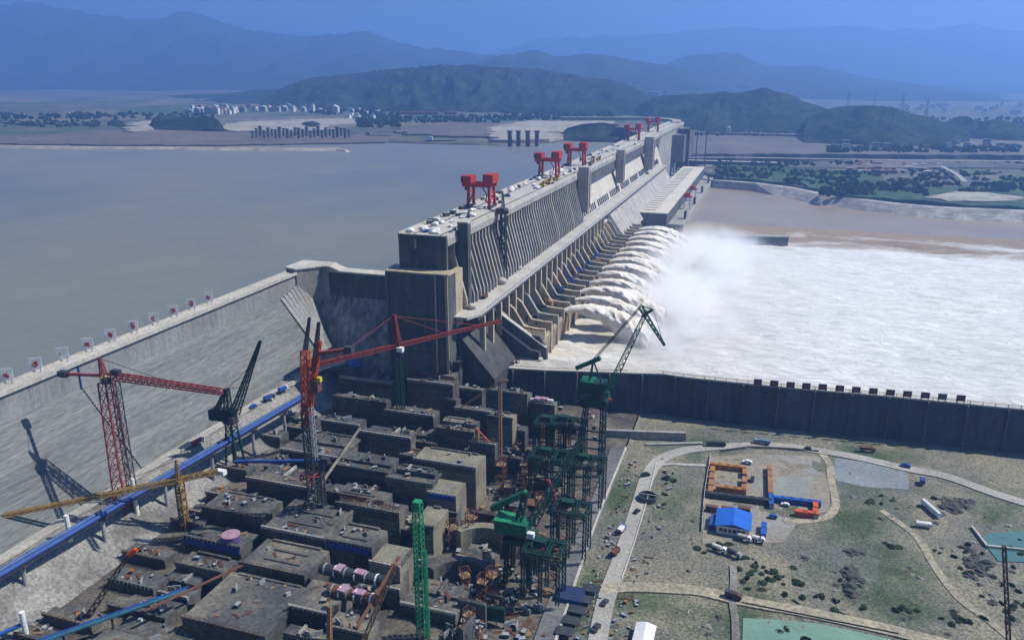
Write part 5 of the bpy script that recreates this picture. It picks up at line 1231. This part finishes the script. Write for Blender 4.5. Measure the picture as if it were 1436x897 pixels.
# small sheds at the bottom
a = G(902,897,53)
t = thing('shed', 'white sheet roofed shed at the bottom of the view right of the site road', 'shed', (a.x,a.y,51)); MB().box(a.x-4,a.x+4,a.y-4,a.y+9,50,54.4).build('wall', white, t); MB().prism([(a.x-4.5,54.4),(a.x,55.6),(a.x+4.5,54.4)], a.y-4.5, a.y+9.5).build('roof', white, t)
p = G(800,838,52)
t = thing('shed', 'dark blue flat shed across the grey site lane', 'shed', (p.x,p.y,52)); MB().box(p.x-6,p.x+6,p.y-5,p.y+5,52,54.6).build('wall', blued, t); MB().box(p.x-6.4,p.x+6.4,p.y-5.4,p.y+5.4,54.6,55).build('roof', mat('navy_roof',(.02,.035,.10),(.015,.03,.08),.3), t)
for k in range(5):
    p = G(828-k*9, 830+k*15, 51.5); t = thing('canopy', 'dark flat canopy between the grey lane and the pale road, %s from the far end' % ordn[k], 'canopy', (p.x,p.y,51), 'dark canopies beside the grey lane')
    MB().box(p.x-4,p.x+4,p.y-2.8,p.y+2.8,53.6,54).build('roof', steel, t)
    for u in (-3.6,3.6):
        for v in (-2.4,2.4): MB().box(p.x+u-.12,p.x+u+.12,p.y+v-.12,p.y+v+.12,51,53.6).build('post', greyp, t)
# round basin
p = G(908,697,Zr+1); t = thing('round_basin', 'dark round concrete basin at the edge of the pale site road', 'basin', (p.x,p.y,Zr-.5))
m = MB(); rws = []
for i in range(25):
    a = 2*math.pi*i/24; ca, sa = math.cos(a), math.sin(a); rws.append([(p.x+ca*5.4,p.y+sa*5.4,50.5),(p.x+ca*5.4,p.y+sa*5.4,Zr+2.6),(p.x+ca*4.7,p.y+sa*4.7,Zr+2.6),(p.x+ca*4.7,p.y+sa*4.7,50.5)])
MB().grid(rws).build('wall', steel, t, fix=True); MB().tube((p.x,p.y,50.6),(p.x,p.y,Zr+.3),4.75,24).build('water', glassm, t); MB().beam((p.x-5,p.y,Zr+2.9),(p.x+5,p.y,Zr+2.9),.5).build('bridge', greyp, t)
# white tanks lying on the ground
for (a, c, lab) in (((1294,703),(1318,724),'long white cylindrical tank lying diagonally on dark soil'),((1284,734),(1306,737),'short white cylindrical tank lying near the dirt track')):
    p, q = G(*a, Zr+1), G(*c, Zr+1); t = thing('storage_tank', lab, 'tank', tuple((p+q)/2-V(0,0,1.6)))
    MB().tube(p+V(0,0,.6), q+V(0,0,.6), 1.5, 14).build('shell', white, t)
    for f_ in (.2,.8): k_ = p.lerp(q, f_); MB().cbox((k_.x,k_.y,k_.z-1.8),1.4,1.4,1.2).build('saddle', conc, t)
# vehicles
def at(px, py, z=Zr): q = G(px, py, z); return (q.x, q.y, z+.02)
truck('dark loader truck on the curve of the road below the guide wall', steel, steel, 13, at(1004,625), .25, 'box')
truck('grey blue bus on the road below the guide wall', greyp, mat('bus_paint',(.14,.22,.30),(.1,.17,.25),.3), 11, at(1068,622), 3.1, 'box', name='bus', cat='bus')
t = truck('dark excavator truck with an orange cab by the guide wall road', orang, rust, 10, at(1216,632), .1, 'bed')
site_car('car','car','small dark blue car on the guide wall road near the grey gravel pad',None, blued, 6, 2.4, 2.2, at(1270,654), -.25)
site_car('car','car','tiny dark car at the far fence of the container yard',None, steel, 4.6,1.9,1.6, at(1133,629), -.1)
truck('small dark blue truck standing off the road right of the gravel pad', blued, blued, 6, at(1293,677), 1.5, 'box')
truck('dark red truck on the dirt road above the green pond', rust, steel, 8, at(1028,838), -.2, 'box')
site_car('car','car','white pickup in the back corner of the yard',None, white, 6,2.2,2.2, at(1048,649), 0)
site_car('car','car','dark van between the yard columns',None, steel, 5.4,2.2,2.4, at(1055,673), 1.5)
site_car('car','car','blue car below the blue container row',None, bluep, 5,2,1.8, at(1084,725), 0)
site_car('car','car','white car beside the blue container row',None, white, 4.6,1.9,1.6, at(1101,708), 0)
truck('blue tipper truck on the site road near the basin', bluep, white, 6.5, at(872,744), 1.3, 'bed')
truck('dark red truck on the site road below the blue tipper', rust, rust, 7, at(863,776), 1.3, 'bed')
site_car('car','car','dark car on the lower site road beside the canopies',None, steel, 5,2.1,1.9, at(848,846), 1.3)
site_car('car','car','dark jeep on the site road at the bottom of the view',None, steel, 6,2.4,2.3, at(836,882), 1.3)
site_car('car','car','dark van parked across the upper site road',None, greend, 6,2.4,2.3, at(905,667), .6)
site_car('car','car','black car right next to the round basin',None, rubber, 4.8,2,1.8, at(893,718), 1.2)
truck('white tank truck in the muddy corner below the blue roofed building', white, white, 8, at(1008,772), -.3, 'drum')
truck('grey mixer truck beside the white tank truck', greyp, steel, 8, at(1029,779), -.4, 'drum')
truck('pale truck parked in front of the blue roofed building', white, greyp, 7, at(1044,757), -.2, 'bed')
truck('pale mixer truck right of the blue roofed building', white, white, 7, at(1063,759), -.1, 'drum')
# roadside litter, spoil heaps and shrubs
spoil = thing('spoil_heap','small heap of spoil on the site flat','spoil heap',(0,0,0),'spoil heaps on the site flat'); spoil['_o'] = [0.,0.,0.]
MB().blob((0,0,0),2.4,2,5,.6,.45).build('heap', mat('spoil_stone',(.27,.25,.21),(.16,.15,.13),.4,fine=.5), spoil, smooth=False); sp1 = [spoil, True]
spd = thing('spoil_heap','dark heap of soil on the site flat','spoil heap',(0,0,0),'dark soil heaps on the site flat'); spd['_o'] = [0.,0.,0.]
MB().blob((0,0,0),2.6,2,9,.7,.35).build('heap', mat('dark_soil',(.08,.075,.065),(.05,.05,.045),.4,fine=.5), spd, smooth=False); sp2 = [spd, True]
rg = random.Random(77)
for k in range(190):
    px, py = rg.uniform(930,1436), rg.uniform(690,890)
    if 985 < px < 1170 and py < 765: continue
    q = G(px, py, 51); put(sp1 if rg.random() < .55 else sp2, (q.x,q.y,gh(q.x,q.y)-.1), rg.uniform(0,6), rg.random()**2*.7+.15)
for cx, cy, n_, sx, sy in ((1195,775,5,14,2),(1340,705,22,32,11),(1195,810,10,12,20),(1370,790,14,18,20)):
    for k in range(n_): q = G(cx+rg.gauss(0,sx*.5), cy+rg.gauss(0,sy*.5), 51); put(sp2, (q.x,q.y,gh(q.x,q.y)-.1), rg.uniform(0,6), rg.uniform(.6,1.5))
for k in range(130):   # supplies strewn along both sides of the site road and beside the lane
    py = rg.uniform(640,895); side = rg.choice((-1,1)); pxr = 905-(py-668)*.30
    px = pxr+side*rg.uniform(16,42) if side > 0 else pxr-rg.uniform(12,34)
    q = G(px, py, 52); put(KIN[rg.choices(range(8),[3,2,3,3,2.5,1.5,2,3])[0]], (q.x,q.y,gh(q.x,q.y)), rg.uniform(0,3), rg.uniform(.4,.85), ('the verge of the site road', 'on the verges of the site road'))
bush = thing('shrub','dark green shrub growing on the site flat','shrub',(0,0,0),'shrubs on the site flat'); bush['_o'] = [0.,0.,0.]
m = MB(); rv = random.Random(3)
for k in range(420):
    v = V(rv.gauss(0,1),rv.gauss(0,1),rv.gauss(0,1)).normalized()*rv.random()**.4*(1+.5*noise.noise(V(k*.3,2,1))); c = V(v.x*2.2, v.y*2.0, 1.4+v.z*1.2)
    a = V(rv.gauss(0,1),rv.gauss(0,1),rv.gauss(0,1)).normalized()*.34; b2_ = a.cross(V(rv.gauss(0,1),rv.gauss(0,1),rv.gauss(0,1))).normalized()*.26
    m.add([c-a,c-b2_,c+a,c+b2_],[(0,1,2,3)])
m.build('foliage', leafm, bush); MB().tube((0,0,-.3),(0,0,1.3),.16,6,.08).build('stem', bark, bush); bs = [bush, True]
groups_ = [(1075,800,10,26,12),(1100,812,14,34,9),(1060,790,8,16,8),(1195,805,7,9,8),(1192,825,7,8,14),(1240,855,14,50,6),(1150,838,10,30,7),(1375,795,18,22,14),(1420,840,16,20,30),(1425,770,8,14,10),(1345,870,10,30,10),(1252,765,5,10,4),(1215,705,4,6,6),(1400,905,8,30,10),(935,680,12,8,26),(1000,768,12,16,10),(1330,775,8,20,14),(1100,885,3,14,4),(1125,895,3,6,3),(1230,700,5,12,6),(1330,710,6,20,14),(1080,822,8,40,6)]
for cx, cy, n_, sx, sy in groups_:
    for k in range(int(n_*.8)):
        px, py = cx+rg.gauss(0,sx*.9), cy+rg.gauss(0,sy*.6)
        if px > 1500 or py > 930: continue
        q = G(px, py, 51); put(bs, (q.x,q.y,gh(q.x,q.y)-.2), rg.uniform(0,6), (rg.uniform(.3,1.2), rg.uniform(.3,1.2), rg.uniform(.25,.7)))
# ---------------------------------------------------------------- far bank details
bp_ = thing('bridge_pier','slim unfinished bridge pier standing on the far reservoir shore','pier',(0,0,0),'slim piers on the far shore'); bp_['_o'] = [0.,0.,0.]
MB().box(-3.2,3.2,-3.2,3.2,-4,24).build('shaft', concd, bp_); MB().box(-4.5,4.5,-4,4,24,27).build('cap', concd, bp_); bq = [bp_, True]
for k in range(26): px = 355+k*5.4; q = G(px, 194-(k%3)*1.5, 138); put(bq, (q.x,q.y,138), 0, (.7+.35*((k*7)%5)/5))
for px in (715,727,740,753): q = G(px, 204, 137); put(bq, (q.x,q.y,137), 0, 1.25)
for px, py, L_, lab in ((530,192,70,'barge moored on the far reservoir shore, leftmost of three'),(583,191,75,'dark barge moored behind the nearest barge on the far shore'),(619,199,78,'large barge with a pale deckhouse on the far reservoir shore')):
    q = G(px, py, 135); t = thing('barge', lab, 'barge', (q.x,q.y,134)); a = V(math.cos(.28), math.sin(.28), 0)
    hp = [(-L_/2,-5),(L_/2-9,-6),(L_/2,0),(L_/2-9,6),(-L_/2,5)]
    pts = [(q.x+a.x*u-a.y*v, q.y+a.y*u+a.x*v) for u, v in hp]
    MB().poly(pts, 134, 139.5).build('hull', mat('barge_hull_paint',(.05,.08,.12),(.04,.06,.09),.1), t, fix=True)
    c = (q.x-a.x*L_*.36, q.y-a.y*L_*.36, 139.5); m = MB(); m.cbox(c, 13, 8, 8, .28); m.build('deckhouse', white if px == 619 else greyp, t)
    m = MB(); m.cbox((c[0]-a.x*3,c[1]-a.y*3,147.5), 5, 5, 3, .28); m.build('bridge', greyp, t)
# far town
rt = random.Random(9)
def house(px, py, z, w, d, h, wall, roof, lab, grp, nm='house', cat='house'):
    q = G(px, py, z); t = thing(nm, lab, cat, (q.x,q.y,z-4), grp, rz=0.)
    MB().box(q.x-w/2,q.x+w/2,q.y-d/2,q.y+d/2,z-12,z+h).build('wall', wall, t); MB().prism([(q.x-w/2-1,z+h),(q.x,z+h+h*.22),(q.x+w/2+1,z+h)], q.y-d/2-1, q.y+d/2+1).build('roof', roof, t)
    f = MB()
    for fl_ in range(max(1,int(h/5))): f.box(q.x-w/2+1,q.x+w/2-1,q.y-d/2-.2,q.y-d/2,z+1.6+fl_*5,z+3.6+fl_*5)
    f.build('window_band', glassm, t); return t
for k in range(70):
    px = rt.choice((rt.uniform(265,480), rt.uniform(330,465), rt.uniform(300,330))); py = 156-rt.random()*5+ (3 if px < 330 else 0)
    house(px, py, 146, rt.uniform(14,34), 14, rt.uniform(8,22), [white,crestm,white,greyp][k%4], [greyp,brick,white][k%3], 'small pale house in the town across the reservoir', 'pale houses in the far town')
for k in range(16): house(rt.uniform(470,530), rt.uniform(150,166), 146, rt.uniform(14,26), 14, rt.uniform(7,12), white, greyp, 'small white house among trees right of the far town', 'white houses right of the far town')
for k in range(22):
    px = 562+k*3.7
    if 615 < px < 622: continue
    house(px, 160, 146, 9, 9, 8, brick, brick, 'small red roofed hut in the far row across the reservoir', 'row of red huts')
house(803, 149, 150, 120, 20, 12, white, pink, 'long white hall on the far hillside left of the dam end', None, 'hall', 'building')
house(690, 154, 146, 90, 16, 8, pink, brick, 'long red roofed shed beyond the reservoir', None, 'hall', 'building')
house(722, 143, 150, 30, 14, 12, white, greyp, 'white house at the foot of the wooded hill', None)
house(916, 132, 175, 90, 30, 14, greyp, white, 'grey works building on the ridge behind the dam end', None, 'hall', 'building')
house(981, 134, 180, 46, 20, 10, white, white, 'white building on top of the right wooded hill', None, 'hall', 'building')
house(934, 131, 186, 30, 20, 14, pink, brick, 'red roofed building on the ridge behind the dam end', None)
house(1021, 188, 108, 12, 8, 22, white, white, 'small white tower house on the far bank terrace', None)
for k in range(26): house(rt.uniform(965,1110), rt.uniform(163,172), 120, rt.uniform(10,26), 12, rt.uniform(5,10), [white,greyp,pink][k%3], [greyp,brick][k%2], 'small house below the right wooded hill', 'houses below the right wooded hill')
for k in range(22): house(rt.choice((rt.uniform(1190,1260),rt.uniform(1262,1335))), rt.uniform(231,243), 88, rt.uniform(8,26), 9, rt.uniform(3,6), [white,greyp,pink][k%3], [white,brick,pink][k%3], 'low pale shed on the green flat by the river', 'low sheds on the green flat')
for k in range(14): house(rt.uniform(1180,1430), rt.uniform(186,205), 116, rt.uniform(10,22), 10, rt.uniform(4,8), [white,greyp][k%2], greyp, 'small pale house on the far right terraces', 'houses on the far right terraces')
for k in range(40): house(rt.uniform(20,130) if k%3 == 0 else rt.uniform(1260,1436), rt.uniform(146,158), 122, rt.uniform(12,40), 16, rt.uniform(6,12), white, greyp, 'tiny pale house on the hazy plain', 'houses on the hazy plain')
# pylons
for px, py, pt in ((1188,158,128),(1226,150,126),(1264,158,130),(1298,166,140),(1250,190,152),(1118,152,134)):
    q = G(px, py, 125); zt = ZV(q.x,q.y,pt)
    t = thing('power_pylon','grey lattice power pylon on the hazy right bank','pylon',(q.x,q.y,115),'power pylons on the right bank')
    hh = zt-115; MB().lattice((q.x,q.y,110),(q.x,q.y,zt),hh*.16,hh*.03,6,1.3,.8).build('tower', greyp, t)
    for f_ in (.7,.85): MB().beam((q.x-hh*.15,q.y,115+hh*f_),(q.x+hh*.15,q.y,115+hh*f_),1.2).build('cross_arm', greyp, t)
# woodland on the river flat and on the near far-bank slopes
wd = MB(); rw_ = random.Random(15)
def wood(pxr, pyr, z, n, r):
    for _ in range(int(n*1.7)):
        px, py = rw_.uniform(*pxr), rw_.uniform(*pyr); q = G(px, py, z)
        if noise.noise(V(q.x/60,q.y/60,0)) < -.12: continue
        rr_ = r*rw_.uniform(.4,1.); wd.blob((q.x,q.y,z+rr_*.4), rr_, 0 if rw_.random() < .0 else 1, rw_.random()*50, .9, .9)
wood((1004,1100),(234,250),86,130,5); wood((1100,1436),(240,262),86,420,5.5); wood((1150,1300),(262,274),86,150,5); wood((1000,1436),(228,232),88,130,6); wood((1436,1800),(245,290),86,150,7); wood((1345,1436),(262,270),86,70,5)
wood((0,140),(171,179),138,160,8); wood((500,560),(160,178),143,200,8); wood((560,700),(163,172),143,160,7); wood((700,860),(158,168),146,200,8); wood((0,300),(160,168),142,150,10); wood((960,1350),(187,190),108,160,6); wood((1160,1436),(206,214),106,260,7); wood((1100,1436),(165,184),112,220,9); wood((430,560),(150,160),146,100,8)
tag(wd.build('woodland', forest, None), kind='stuff')

for o in list(bpy.data.objects):
    if '_o' in o: del o['_o']
